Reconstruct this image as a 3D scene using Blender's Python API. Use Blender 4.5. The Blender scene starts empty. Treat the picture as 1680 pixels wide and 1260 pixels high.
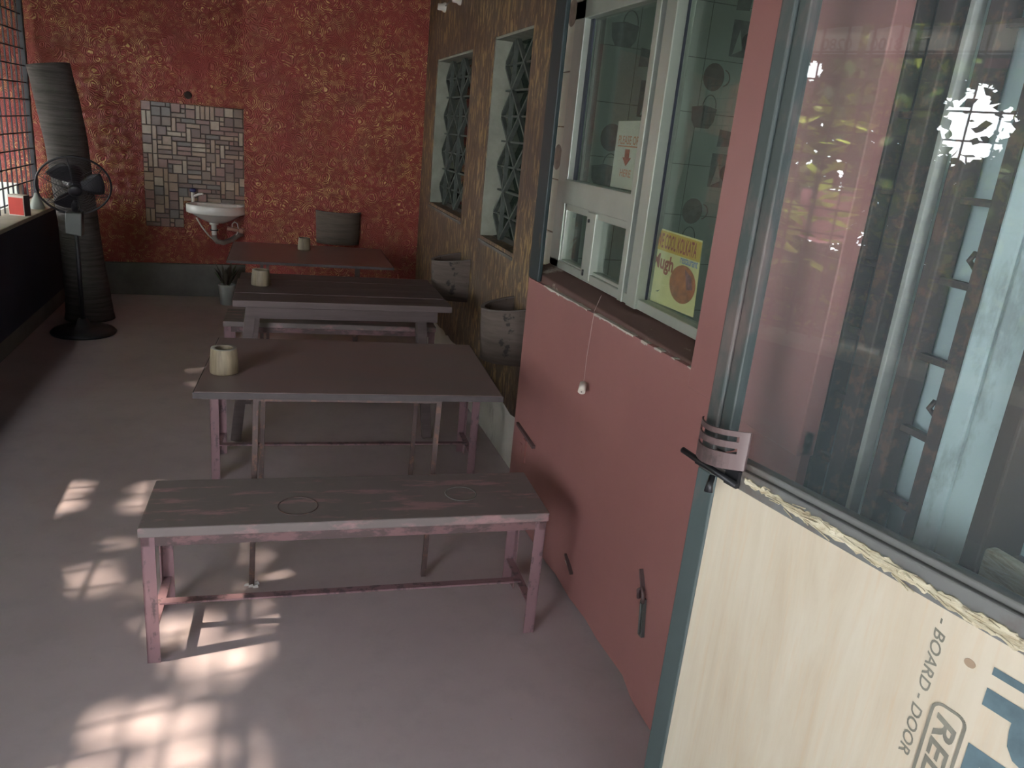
import bpy, bmesh, math, random
from mathutils import Vector, Matrix
random.seed(7)
SC = bpy.context.scene
COL = SC.collection
V = Vector

# ------------------------------------------------------------------ camera
def make_camera():
    f, yaw, pitch, roll, h = 1268.76, math.radians(18.628), math.radians(17.650), math.radians(5.611), 1.5609
    fw = V((math.sin(yaw)*math.cos(pitch), math.cos(yaw)*math.cos(pitch), -math.sin(pitch)))
    r0 = V((math.cos(yaw), -math.sin(yaw), 0)); u0 = r0.cross(fw)
    r = r0*math.cos(roll) + u0*math.sin(roll); u = -r0*math.sin(roll) + u0*math.cos(roll)
    m = Matrix((r, u, -fw)).transposed().to_4x4(); m.translation = V((0, 0, h))
    cd = bpy.data.cameras.new('camera'); cd.sensor_width = 36.0; cd.lens = f*36.0/1680.0
    cd.clip_start = 0.02
    o = bpy.data.objects.new('camera', cd); COL.objects.link(o); o.matrix_world = m
    SC.camera = o
make_camera()

# ------------------------------------------------------------------ world, sun, exposure
SUN_DIR = V((-0.95, -0.135, 1.0)).normalized()        # towards the sun
W = bpy.data.worlds.new('sky'); SC.world = W; W.use_nodes = True
nt = W.node_tree; bg = nt.nodes['Background']
tc = nt.nodes.new('ShaderNodeTexCoord'); sp = nt.nodes.new('ShaderNodeSeparateXYZ')
rp = nt.nodes.new('ShaderNodeValToRGB')
rp.color_ramp.elements[0].position = 0.0; rp.color_ramp.elements[0].color = (0.97, 0.98, 1.0, 1)
rp.color_ramp.elements[1].position = 0.7; rp.color_ramp.elements[1].color = (0.80, 0.90, 1.0, 1)
nt.links.new(tc.outputs['Generated'], sp.inputs[0]); nt.links.new(sp.outputs['Z'], rp.inputs[0])
nt.links.new(rp.outputs[0], bg.inputs['Color']); bg.inputs['Strength'].default_value = 24.0
sd = bpy.data.lights.new('sun', 'SUN'); sd.energy = 13.0; sd.angle = math.radians(1.2); sd.color = (1.0, 0.87, 0.70)
so = bpy.data.objects.new('sun', sd); COL.objects.link(so)
so.rotation_euler = SUN_DIR.to_track_quat('Z', 'Y').to_euler()
vs = SC.view_settings
vs.view_transform = 'Standard'; vs.look = 'None'; vs.gamma = 1.0; vs.use_curve_mapping = False
vs.exposure = 0.2
SC.display_settings.display_device = 'sRGB'

# ------------------------------------------------------------------ helpers
BASE = {}
class MB:
    def __init__(s): s.bm = bmesh.new()
    def face(s, pts, mi=0):
        f = s.bm.faces.new([s.bm.verts.new(V(p)) for p in pts]); f.material_index = mi; return f
    def hexa(s, p, mi=0):
        v = [s.bm.verts.new(V(q)) for q in p]
        for q in ((3, 2, 1, 0), (4, 5, 6, 7), (0, 1, 5, 4), (1, 2, 6, 5), (2, 3, 7, 6), (3, 0, 4, 7)):
            s.bm.faces.new([v[i] for i in q]).material_index = mi
        return s
    def box(s, x0, x1, y0, y1, z0, z1, mi=0):
        return s.hexa([(x0, y0, z0), (x1, y0, z0), (x1, y1, z0), (x0, y1, z0), (x0, y0, z1), (x1, y0, z1), (x1, y1, z1), (x0, y1, z1)], mi)
    def bar(s, a, b, w, h=None, side=None, mi=0):
        a, b = V(a), V(b); d = (b-a).normalized(); h = h or w
        sd_ = V(side) if side else (V((0, 0, 1)) if abs(d.z) < .9 else V((0, 1, 0)))
        x = d.cross(sd_).normalized(); y = x.cross(d).normalized()
        x *= w/2; y *= h/2
        return s.hexa([a-x-y, a+x-y, a+x+y, a-x+y, b-x-y, b+x-y, b+x+y, b-x+y], mi)
    def tube(s, pts, r, seg=8, cap=True, closed=False, mi=0):
        pts = [V(p) for p in pts]; n = len(pts)
        rr = r if isinstance(r, (list, tuple)) else [r]*n
        rings = []; ref = None
        for i, p in enumerate(pts):
            if closed: d = pts[(i+1) % n]-pts[i-1]
            else: d = (pts[min(i+1, n-1)]-pts[max(i-1, 0)])
            d = d.normalized()
            if ref is None: ref = d.orthogonal().normalized()
            ref = (ref-d*ref.dot(d)).normalized(); q = d.cross(ref)
            rings.append([s.bm.verts.new(p+(ref*math.cos(2*math.pi*k/seg)+q*math.sin(2*math.pi*k/seg))*rr[i]) for k in range(seg)])
        for i in range(n if closed else n-1):
            A, B = rings[i], rings[(i+1) % n]
            for k in range(seg):
                f = s.bm.faces.new((A[k], A[(k+1) % seg], B[(k+1) % seg], B[k])); f.material_index = mi; f.smooth = True
        if cap and not closed:
            s.bm.faces.new(rings[0][::-1]).material_index = mi; s.bm.faces.new(rings[-1]).material_index = mi
        return s
    def lathe(s, prof, c=(0, 0, 0), seg=24, mat=None, mi=0, sx=1.0, sy=1.0):
        M = mat or Matrix.Identity(3); c = V(c); rings = []
        for r, z in prof:
            if r < 1e-6: rings.append([s.bm.verts.new(c+M @ V((0, 0, z)))])
            else: rings.append([s.bm.verts.new(c+M @ V((r*sx*math.cos(2*math.pi*k/seg), r*sy*math.sin(2*math.pi*k/seg), z))) for k in range(seg)])
        for A, B in zip(rings, rings[1:]):
            for k in range(seg):
                k2 = (k+1) % seg
                if len(A) == 1 and len(B) == 1: continue
                if len(A) == 1: q = (A[0], B[k2], B[k])
                elif len(B) == 1: q = (A[k], A[k2], B[0])
                else: q = (A[k], A[k2], B[k2], B[k])
                f = s.bm.faces.new(q); f.material_index = mi; f.smooth = True
        return s
    def prism(s, pts, d, mi=0):
        d = V(d); a = [s.bm.verts.new(V(p)) for p in pts]; b = [s.bm.verts.new(V(p)+d) for p in pts]
        s.bm.faces.new(a[::-1]).material_index = mi; s.bm.faces.new(b).material_index = mi
        n = len(a)
        for i in range(n): s.bm.faces.new((a[i], a[(i+1) % n], b[(i+1) % n], b[i])).material_index = mi
        return s
    def build(s, name, m, parent=None, bevel=0.0, bseg=2):
        if parent is not None and parent in BASE: bmesh.ops.translate(s.bm, verts=s.bm.verts, vec=-BASE[parent])
        bmesh.ops.recalc_face_normals(s.bm, faces=s.bm.faces)
        me = bpy.data.meshes.new(name); s.bm.to_mesh(me); s.bm.free()
        for mm in (m if isinstance(m, (list, tuple)) else [m]): me.materials.append(mm)
        o = bpy.data.objects.new(name, me); COL.objects.link(o)
        if parent is not None:
            o.parent = parent; BASE[o] = BASE.get(parent, V((0, 0, 0)))
        if bevel:
            b = o.modifiers.new('bevel', 'BEVEL'); b.width = bevel; b.segments = bseg; b.limit_method = 'ANGLE'
        return o
def tag(o, label, cat, group=None):
    o['label'] = label; o['category'] = cat
    if group: o['group'] = group
    return o
def thing(name, label, cat, loc=(0, 0, 0), group=None):
    o = bpy.data.objects.new(name, None); o.empty_display_size = .05; COL.objects.link(o); o.location = loc
    BASE[o] = V(loc); return tag(o, label, cat, group)
def struct(o, label=None):
    o['kind'] = 'structure'
    if label: o['label'] = label
    return o
def sroot(name, loc, label=None):
    o = bpy.data.objects.new(name, None); o.empty_display_size = .05; COL.objects.link(o); o.location = loc; BASE[o] = V(loc)
    return struct(o, label)
def copy_tree(o, parent=None):
    c = o.copy(); COL.objects.link(c)
    if parent is not None: c.parent = parent
    for ch in list(o.children): copy_tree(ch, c)
    return c
def text(name, body, origin, right, up, w, h, m, parent, shear=0.0, off=0.0, depth=.0006):
    cu = bpy.data.curves.new('t', 'FONT'); cu.body = body; cu.size = 1; cu.shear = shear; cu.offset = off; cu.resolution_u = 3
    to = bpy.data.objects.new('t', cu); COL.objects.link(to)
    dg = bpy.context.evaluated_depsgraph_get(); me = bpy.data.meshes.new_from_object(to.evaluated_get(dg))
    bpy.data.objects.remove(to); bpy.data.curves.remove(cu)
    xs = [v.co.x for v in me.vertices]; ys = [v.co.y for v in me.vertices]
    x0, x1, y0, y1 = min(xs), max(xs), min(ys), max(ys)
    right, up, origin = V(right).normalized(), V(up).normalized(), V(origin); nn = right.cross(up)
    base = BASE.get(parent, V((0, 0, 0)))
    for v in me.vertices:
        v.co = origin - base + right*((v.co.x-x0)/(x1-x0)*w) + up*((v.co.y-y0)/(y1-y0)*h) + nn*depth
    me.name = name; me.materials.append(m)
    o = bpy.data.objects.new(name, me); COL.objects.link(o); o.parent = parent; BASE[o] = base
    return o

# ------------------------------------------------------------------ materials
def lin(c):
    return tuple(((x/255)/12.92 if x/255 <= .04045 else ((x/255+.055)/1.055)**2.4) for x in c)+(1,)
class NT:
    def __init__(s, name):
        s.m = bpy.data.materials.new(name); s.m.use_nodes = True; s.t = s.m.node_tree
        s.b = s.t.nodes['Principled BSDF']; s.co = s.t.nodes.new('ShaderNodeTexCoord').outputs['Object']
    def n(s, typ, **kw):
        x = s.t.nodes.new(typ)
        for k, v in kw.items(): setattr(x, k, v)
        return x
    def link(s, a, b): s.t.links.new(a, b)
    def map(s, scale=(1, 1, 1), rot=(0, 0, 0)):
        m = s.n('ShaderNodeMapping'); m.inputs['Scale'].default_value = scale; m.inputs['Rotation'].default_value = rot
        s.link(s.co, m.inputs[0]); return m.outputs[0]
    def noise(s, scale, detail=4, rough=.6, vec=None, dist=0):
        x = s.n('ShaderNodeTexNoise'); x.inputs['Scale'].default_value = scale; x.inputs['Detail'].default_value = detail
        x.inputs['Roughness'].default_value = rough; x.inputs['Distortion'].default_value = dist
        s.link(vec or s.co, x.inputs['Vector']); return x.outputs['Fac']
    def ramp(s, fac, stops):
        r = s.n('ShaderNodeValToRGB'); e = r.color_ramp.elements
        while len(e) < len(stops): e.new(.5)
        for el, (p, c) in zip(e, stops):
            el.position = p; el.color = c if len(c) == 4 else tuple(c)+(1,)
        s.link(fac, r.inputs[0]); return r.outputs[0]
    def step(s, fac, a, b): return s.ramp(fac, [(a, (0, 0, 0, 1)), (b, (1, 1, 1, 1))])
    def mix(s, fac, a, b):
        x = s.n('ShaderNodeMix', data_type='RGBA')
        for sock, v in ((x.inputs[0], fac), (x.inputs[6], a), (x.inputs[7], b)):
            if hasattr(v, 'is_linked'): s.link(v, sock)
            else: sock.default_value = v
        return x.outputs[2]
    def math(s, op, a, b=0.0):
        x = s.n('ShaderNodeMath', operation=op)
        for sock, v in ((x.inputs[0], a), (x.inputs[1], b)):
            if hasattr(v, 'is_linked'): s.link(v, sock)
            else: sock.default_value = v
        return x.outputs[0]
    def bump(s, h, strength=.3, dist=.01):
        x = s.n('ShaderNodeBump'); x.inputs['Strength'].default_value = strength; x.inputs['Distance'].default_value = dist
        s.link(h, x.inputs['Height']); s.link(x.outputs[0], s.b.inputs['Normal'])
    def out(s, col, rough=.6, metal=0.0, spec=.5):
        if hasattr(col, 'is_linked'): s.link(col, s.b.inputs['Base Color'])
        else: s.b.inputs['Base Color'].default_value = col
        if hasattr(rough, 'is_linked'): s.link(rough, s.b.inputs['Roughness'])
        else: s.b.inputs['Roughness'].default_value = rough
        s.b.inputs['Metallic'].default_value = metal; s.b.inputs['Specular IOR Level'].default_value = spec
        return s.m
def plain(name, c, rough=.6, metal=0.0, var=.18, scale=9, bump=.0, spec=.5):
    t = NT(name); a = lin(c); d = tuple(x*(1-var) for x in a[:3])+(1,); l = tuple(min(1, x*(1+var)) for x in a[:3])+(1,)
    f = t.noise(scale, 5)
    col = t.ramp(f, [(.3, d), (.7, l)])
    if bump: t.bump(t.noise(scale*6, 4), bump, .004)
    return t.out(col, rough, metal, spec)
def chipped(name, paint, under, scale=14, a=.52, b=.56, rough=.6, stretch=(1, 1, 1), metal=0, bump=.3):
    t = NT(name); v = t.map(stretch)
    f = t.step(t.noise(scale, 8, .65, v), a, b)
    p = lin(paint); var = t.mix(t.noise(5, 4), tuple(x*.8 for x in p[:3])+(1,), tuple(x*1.15 for x in p[:3])+(1,))
    col = t.mix(f, var, lin(under)); t.bump(f, -bump, .002)
    return t.out(col, rough, metal)
MT = {}
# floor: worn red-oxide cement
t = NT('red_oxide_cement'); f = t.noise(.9, 6, .6); g = t.noise(7, 6, .7); st = t.noise(1.6, 5, .6, t.map((1, .5, 1)))
c = t.ramp(f, [(.3, lin((163, 147, 148))), (.55, lin((175, 159, 160))), (.75, lin((185, 171, 172)))])
c = t.mix(t.math('MULTIPLY', t.step(st, .58, .72), .55), c, lin((170, 140, 136)))
c = t.mix(t.math('MULTIPLY', t.step(g, .5, .8), .35), c, lin((146, 136, 135)))
c = t.mix(t.step(t.noise(60, 2, .5), .74, .78), c, lin((165, 150, 140)))
t.bump(g, .08, .004); MT['floor'] = t.out(c, t.ramp(g, [(0, (.38,)*3), (1, (.62,)*3)]), 0, .4)
# red wall with combed gold relief
def combed(name, reds, golds, scale, rings, amt, stretch=(1, 1, 1)):
    t = NT(name); v = t.map(stretch)
    wv = t.n('ShaderNodeVectorMath', operation='ADD'); nz = t.n('ShaderNodeTexNoise'); nz.inputs['Scale'].default_value = 14
    sc = t.n('ShaderNodeVectorMath', operation='SCALE'); sc.inputs['Scale'].default_value = .035
    t.link(v, nz.inputs['Vector']); t.link(nz.outputs['Color'], sc.inputs[0]); t.link(v, wv.inputs[0]); t.link(sc.outputs[0], wv.inputs[1])
    vo = t.n('ShaderNodeTexVoronoi'); vo.inputs['Scale'].default_value = scale; t.link(wv.outputs[0], vo.inputs['Vector'])
    ring = t.math('SINE', t.math('MULTIPLY', vo.outputs['Distance'], rings))
    ring = t.math('MULTIPLY', t.math('ADD', ring, 1.0), .5)
    fine = t.noise(27, 4, .6, v); big = t.noise(2.3, 5, .65); med = t.noise(11, 4, .6)
    gold = t.math('MULTIPLY', t.step(ring, .62, .88), t.step(fine, .46, .58))
    gold = t.math('MULTIPLY', gold, t.step(t.math('ADD', t.math('MULTIPLY', big, .65), t.math('MULTIPLY', med, .35)), .40, .58))
    wash = t.math('MULTIPLY', t.step(t.noise(5, 6, .7), .47, .68), .4)
    red = t.ramp(t.noise(2.0, 5), [(.3, lin(reds[0])), (.7, lin(reds[1]))])
    c = t.mix(wash, red, lin(golds[0])); c = t.mix(t.math('MULTIPLY', gold, amt), c, lin(golds[1]))
    t.bump(t.math('ADD', ring, t.math('MULTIPLY', fine, .8)), .55, .008)
    return t.out(c, t.ramp(gold, [(0, (.55,)*3), (1, (.3,)*3)]), 0, .5)
MT['red_gold'] = combed('red_wall_with_gold_comb', [(132, 52, 49), (150, 60, 55)], [(136, 90, 66), (226, 188, 122)], 11, 62, .9)
def streaked(name):
    t = NT(name); v = t.map((34, 34, 10)); f = t.noise(1.0, 5, .62, v, .6); big = t.noise(1.7, 5, .6); m = t.noise(.5, 3, .6, t.map((60, 60, 12)))
    c = t.ramp(big, [(.32, lin((70, 54, 46))), (.68, lin((94, 75, 58)))])
    c = t.mix(t.math('MULTIPLY', t.step(t.noise(4, 5), .45, .7), .5), c, lin((94, 83, 73)))
    g = t.math('MULTIPLY', t.step(f, .50, .62), t.step(big, .30, .55))
    c = t.mix(t.math('MULTIPLY', g, .8), c, lin((172, 144, 96)))
    t.bump(t.math('ADD', f, t.math('MULTIPLY', m, .5)), .6, .008); return t.out(c, .5, 0, .5)
MT['brown_gold'] = streaked('brown_wall_with_gold_streaks')
MT['white_plaster'] = chipped('old_white_plaster', (196, 190, 180), (150, 140, 130), 5, .6, .7, .8, (1, 1, .4))
MT['concrete'] = plain('grey_cement', (104, 102, 98), .85, 0, .25, 4, .2)
MT['navy'] = plain('navy_painted_wall', (40, 44, 60), .75, 0, .25, 3, .1)
MT['ledge'] = plain('beige_ledge', (164, 156, 140), .8, 0, .2, 6, .2)
MT['iron'] = plain('dark_iron', (48, 46, 52), .5, .3, .25, 20, .1)
MT['rust_iron'] = chipped('rusty_dark_iron', (78, 62, 60), (108, 78, 66), 30, .52, .62, .6)
MT['pink'] = chipped('worn_pink_paint', (134, 103, 108), (98, 80, 83), 26, .54, .60, .55, (1, 1, .5))
MT['bench_top'] = chipped('worn_bench_wood', (118, 107, 105), (156, 122, 123), 9, .53, .62, .6, (.5, 2.2, 1))
MT['pink_worn'] = chipped('browned_pink_paint', (122, 90, 92), (84, 68, 68), 22, .44, .54, .6, (.5, 1, 1)); MT['bark'] = None
t = NT('palm_bark'); v = t.map((3, 3, 55)); f = t.noise(1, 5, .65, v, .4); b2 = t.noise(5, 5)
c = t.ramp(f, [(.3, lin((58, 52, 51))), (.7, lin((92, 86, 83)))]); c = t.mix(t.step(b2, .6, .75), c, lin((80, 84, 72)))
t.bump(f, .9, .012); MT['bark'] = t.out(c, .85)
t = NT('bark_basket'); v = t.map((4, 4, 28)); f = t.noise(1, 5, .65, v, .3); b2 = t.noise(16, 4)
c = t.ramp(f, [(.3, lin((70, 59, 54))), (.7, lin((94, 82, 75)))]); c = t.mix(t.step(b2, .6, .66), c, lin((44, 37, 35)))
t.bump(f, .6, .008); MT['basket'] = t.out(c, .8)
t = NT('dark_bark_basket'); v = t.map((4, 4, 28)); f = t.noise(1, 5, .65, v, .3)
c = t.ramp(f, [(.3, lin((66, 56, 50))), (.7, lin((96, 84, 74)))]); t.bump(f, .6, .008); MT['basket_dark'] = t.out(c, .8)
MT['basket_rim'] = plain('cut_bark_edge', (92, 84, 80), .8, 0, .2, 20, .2)
# table tops
t = NT('dark_table_board'); v = t.map((1.2, 5, 1)); f = t.noise(2.2, 6, .6, v); sm = t.step(t.noise(3.3, 5, .7), .6, .75)
c = t.ramp(f, [(.3, lin((112, 98, 98))), (.7, lin((126, 104, 102)))]); c = t.mix(t.math('MULTIPLY', sm, .4), c, lin((122, 108, 104)))
MT['table_dark'] = t.out(c, t.ramp(f, [(0, (.38,)*3), (1, (.55,)*3)]), 0, .5)
t = NT('red_table_board'); f = t.noise(2.2, 6, .6); c = t.ramp(f, [(.3, lin((100, 74, 72))), (.7, lin((118, 84, 80)))])
MT['table_red'] = t.out(c, .3, 0, .5)
t = NT('brown_table_plank'); v = t.map((1.2, 26, 12)); f = t.noise(1.6, 6, .65, v, .5)
c = t.ramp(f, [(.3, lin((80, 69, 69))), (.7, lin((102, 88, 87)))]); t.bump(f, .3, .003); MT['table_wood'] = t.out(c, .6, 0, .3)
t = NT('bamboo_cup'); v = t.map((60, 60, 5)); f = t.noise(1, 4, .6, v)
c = t.ramp(f, [(.3, lin((98, 86, 70))), (.7, lin((134, 120, 98)))]); t.bump(f, .3, .003); MT['bamboo'] = t.out(c, .6)
MT['bamboo_end'] = plain('bamboo_cut_end', (140, 136, 128), .7)
MT['red_panel'] = None
t = NT('red_primer_panel'); f = t.noise(1.6, 6, .6); sc = t.step(t.noise(1, 2, .5, t.map((200, 60, 2))), .77, .80)
c = t.ramp(f, [(.3, lin((148, 100, 97))), (.7, lin((159, 109, 105)))]); c = t.mix(t.math('MULTIPLY', sc, .35), c, lin((206, 176, 170)))
c = t.mix(t.math('MULTIPLY', t.step(t.noise(3, 4), .62, .75), .3), c, lin((150, 102, 97)))
MT['red_panel'] = t.out(c, .42, 0, .5)
MT['teal'] = chipped('dark_teal_paint', (32, 46, 49), (96, 80, 62), 18, .64, .70, .5, (1, 1, .3))
MT['grey_teal'] = chipped('grey_teal_paint', (68, 79, 80), (86, 84, 82), 12, .58, .7, .5, (1, 1, .3))
MT['grey_rail'] = chipped('dusty_grey_rail_paint', (108, 109, 108), (96, 86, 80), 7, .52, .68, .55)
t = NT('splintered_bare_wood'); v = t.map((16, 16, 90), (0, 0, 0)); f = t.noise(1, 6, .7, v, 1.0)
c = t.ramp(f, [(.3, lin((158, 142, 114))), (.5, lin((200, 190, 164))), (.75, lin((222, 216, 198)))]); t.bump(f, .9, .006); MT['bare_wood'] = t.out(c, .8)
t = NT('plywood'); v = t.map((9, 9, 1.2)); f = t.noise(.8, 5, .6, v, 2.2); g = t.noise(2.5, 5, .6); h = t.noise(120, 3, .6, t.map((1, 1, .06)))
c = t.ramp(f, [(.25, lin((180, 165, 144))), (.5, lin((192, 181, 162))), (.8, lin((202, 194, 178)))])
c = t.mix(t.math('MULTIPLY', t.step(g, .45, .7), .5), c, lin((200, 190, 172))); c = t.mix(t.math('MULTIPLY', t.step(h, .5, .75), .25), c, lin((196, 160, 118)))
MT['plywood'] = t.out(c, .5)
MT['print_blue'] = plain('stencil_ink', (84, 104, 112), .7, 0, .2, 30)
MT['print_grey'] = plain('faded_stencil_ink', (118, 116, 106), .7, 0, .2, 30)
MT['knot'] = plain('wood_knot', (158, 136, 114), .7)
MT['alu'] = plain('anodised_aluminium', (172, 178, 168), .36, .5, .08, 5)
MT['alu_dark'] = plain('dark_rubber_gasket', (40, 44, 58), .6)
MT['sill_wood'] = chipped('peeling_brown_sill', (96, 70, 64), (170, 160, 148), 10, .60, .66, .6, (1, .6, 1))
MT['wood_brown'] = chipped('old_brown_frame_wood', (74, 56, 46), (140, 104, 66), 12, .58, .68, .7, (1, 1, .3))
MT['pale_blue'] = chipped('pale_blue_wall_paint', (208, 228, 232), (172, 186, 188), 6, .58, .66, .7, (1, 1, .5))
MT['strip_grey'] = plain('dusty_pale_strip', (168, 168, 164), .7); MT['stile_dark'] = chipped('dusty_dark_stile_paint', (60, 68, 68), (98, 84, 82), 9, .48, .66, .5, (1, 1, .4))
MT['white_paint'] = plain('white_reveal_paint', (140, 142, 130), .8, 0, .2, 8, .2)
MT['jali'] = plain('grey_green_cement_lattice', (74, 80, 75), .8, 0, .3, 14, .2)
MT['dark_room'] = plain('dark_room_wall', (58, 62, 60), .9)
MT['kitchen'] = plain('pale_green_kitchen_tile', (176, 190, 178), .4, 0, .06, 2)
MT['motif'] = plain('dark_tile_motif', (104, 108, 104), .5, 0, .3, 30)
MT['motif2'] = plain('brown_tile_motif', (122, 106, 98), .5, 0, .3, 30)
MT['ceramic'] = plain('white_ceramic', (206, 204, 198), .18, 0, .03, 3)
MT['white_plastic'] = plain('white_plastic', (200, 194, 188), .4, 0, .05)
MT['blue_plastic'] = plain('blue_plastic', (46, 48, 96), .4)
MT['grey_pipe'] = plain('grey_drain_pipe', (140, 132, 126), .45)
MT['brass'] = plain('dull_brass', (176, 134, 118), .35, .4)
MT['black'] = plain('black_metal', (34, 34, 38), .4, .3)
MT['fan_dark'] = plain('dark_fan_plastic', (44, 42, 48), .45, 0, .15)
MT['fan_grey'] = plain('grey_fan_plastic', (86, 88, 86), .5, 0, .1)
MT['bracket'] = chipped('dusty_maroon_metal', (92, 74, 74), (72, 60, 60), 20, .55, .65, .5)
MT['cream_tile'] = plain('cream_tile', (186, 184, 172), .4, 0, .06, 12)
MT['ceiling'] = plain('dark_tin_ceiling', (36, 30, 28), .8, 0, .25, 2)
MT['paper'] = plain('white_paper', (214, 214, 200), .8, 0, .03)
MT['paper_yellow'] = plain('yellow_paper', (238, 230, 164), .7, 0, .03)
MT['paper_gold'] = plain('deep_yellow_print', (222, 184, 66), .7, 0, .04)
MT['ink_orange'] = plain('faded_orange_ink', (202, 138, 106), .8)
MT['ink_red'] = plain('brown_red_ink', (166, 84, 62), .8)
MT['ink_blue'] = plain('blue_white_ink', (142, 158, 190), .8)
MT['food'] = plain('fried_food_print', (186, 112, 66), .7, 0, .35, 40)
MT['food2'] = plain('onion_print', (150, 96, 92), .7, 0, .45, 60)
MT['leaf_green'] = plain('leaf', (54, 74, 40), .5, 0, .35, 8)
MT['leaf_dark'] = plain('dry_plant_leaf', (64, 56, 44), .6, 0, .3, 14)
MT['soil'] = plain('potting_soil', (46, 38, 34), .95)
MT['pot'] = plain('grey_white_pot', (168, 172, 168), .6, 0, .08)
MT['ground'] = plain('dry_pale_ground', (82, 76, 66), .9, 0, .12, 1.5, .2)
MT['white_wall_out'] = plain('whitewashed_wall', (226, 224, 214), .85, 0, .06, 3)

MT['awning_red'] = plain('red_awning_print', (196, 104, 108), .8)
MT['ink_dark'] = plain('dark_print', (84, 84, 90), .8)
MT['pink_cloth'] = plain('pink_cloth', (214, 130, 130), .8)
MT['box_red'] = plain('red_box_print', (206, 66, 56), .5, 0, .06)
MT['box_white'] = plain('white_card', (214, 200, 190), .6, 0, .05)
MT['box_dark'] = plain('dark_card', (62, 52, 56), .6, 0, .1)
MT['trunk'] = plain('tree_bark', (82, 70, 58), .9, 0, .3, 12, .5)
MT['cord'] = plain('grey_thread', (176, 158, 152), .7)
MT['cork'] = plain('chalky_white_plug', (206, 196, 186), .7)
MT['foil'] = plain('foil', (205, 200, 200), .3, .6)
MT['grime'] = plain('dark_hole', (46, 32, 28), .9)
def leafmat():
    t = NT('tree_leaf'); oi = t.n('ShaderNodeNewGeometry'); c = t.ramp(oi.outputs['Random Per Island'], [(.0, lin((48, 66, 34))), (.6, lin((74, 96, 42))), (.85, lin((120, 132, 52))), (1.0, lin((190, 188, 60)))])
    t.out(c, .5); tr = t.n('ShaderNodeBsdfTranslucent'); mx = t.n('ShaderNodeMixShader'); mx.inputs[0].default_value = .3
    t.link(c, tr.inputs[0]); t.link(t.b.outputs[0], mx.inputs[1]); t.link(tr.outputs[0], mx.inputs[2])
    t.link(mx.outputs[0], t.t.nodes['Material Output'].inputs[0]); return t.m
MT['tree_leaf'] = leafmat()
def clothmat():
    t = NT('white_awning_cloth'); t.out(lin((208, 208, 206)), .8); tr = t.n('ShaderNodeBsdfTranslucent'); tr.inputs[0].default_value = lin((214, 214, 214)); mx = t.n('ShaderNodeMixShader'); mx.inputs[0].default_value = .75
    t.link(t.b.outputs[0], mx.inputs[1]); t.link(tr.outputs[0], mx.inputs[2]); t.link(mx.outputs[0], t.t.nodes['Material Output'].inputs[0]); return t.m
MT['awning'] = clothmat()
def glassmat(name, tint, dust, dustcol, rough=.0):
    t = NT(name); tr = t.n('ShaderNodeBsdfTransparent'); tr.inputs[0].default_value = tint
    gl = t.n('ShaderNodeBsdfGlossy'); gl.inputs['Roughness'].default_value = rough
    df = t.n('ShaderNodeBsdfDiffuse'); df.inputs[0].default_value = lin(dustcol)
    lw = t.n('ShaderNodeLayerWeight'); lw.inputs[0].default_value = .5
    fr = t.math('ADD', t.math('MULTIPLY', t.math('POWER', lw.outputs['Facing'], 5.0), .96), .045)
    d = t.math('MULTIPLY', t.ramp(t.noise(2.2, 5, .6, t.map((1, 1, .4))), [(.25, (.5,)*3), (.8, (1.4 / 1.5,)*3)]), dust)
    m1 = t.n('ShaderNodeMixShader'); m2 = t.n('ShaderNodeMixShader')
    t.link(d, m1.inputs[0]); t.link(tr.outputs[0], m1.inputs[1]); t.link(df.outputs[0], m1.inputs[2])
    t.link(fr, m2.inputs[0]); t.link(m1.outputs[0], m2.inputs[1]); t.link(gl.outputs[0], m2.inputs[2])
    t.link(m2.outputs[0], t.t.nodes['Material Output'].inputs[0]); return t.m
MT['glass_door'] = glassmat('dusty_door_glass', (.96, .98, .98, 1), .07, (176, 192, 198))
MT['glass_win'] = glassmat('tinted_window_glass', (.93, .96, .94, 1), .12, (150, 165, 160))
STONE = [plain('mosaic_'+n, c, .35, 0, .16, 30) for n, c in (('beige', (146, 122, 100)), ('taupe', (114, 94, 79)), ('grey', (98, 89, 82)), ('rose', (126, 92, 81)), ('sand', (156, 140, 120)), ('brown', (102, 77, 66)))]
MT['grout'] = plain('dark_grout', (72, 62, 58), .9)

# ------------------------------------------------------------------ room shell
WX = 1.14; BY = 7.10; PY = 6.03; PX = -0.135
m = MB().box(-1.5, 3.2, -1.2, BY+.1, -.12, 0); struct(m.build('floor', MT['floor']), 'worn red oxide cement floor of the veranda')
m = MB().box(-14, -1.5, -6, 12, -.14, -.03); struct(m.build('ground', MT['ground']), 'pale dry ground outside the veranda')
m = MB().hexa([(-2.05, -1.2, 2.25), (3.2, -1.2, 2.95), (3.2, BY+.1, 2.95), (-2.05, BY+.1, 2.25), (-2.05, -1.2, 2.29), (3.2, -1.2, 3.0), (3.2, BY+.1, 3.0), (-2.05, BY+.1, 2.29)])
struct(m.build('ceiling', MT['ceiling']), 'dark tin roof over the veranda')
m = MB().box(-4.2, PX+.3, BY, BY+.15, 0, 3.0); struct(m.build('wall_back', MT['red_gold']), 'red back wall with combed gold relief behind the wash basin')
m = MB().box(PX, 3.2, PY, BY+.15, 0, 3.0); struct(m.build('wall_partition', MT['red_gold']), 'red gold-combed wall standing forward right of the wash basin')
m = MB().prism([(-1.5, BY-.04, 0), (PX, BY-.04, 0), (PX, BY-.04, .285), (-1.5, BY-.04, .262)], (0, .04, 0)); struct(m.build('trim_1', MT['concrete'], bevel=.006), 'grey cement skirting band below the red back wall')
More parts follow.
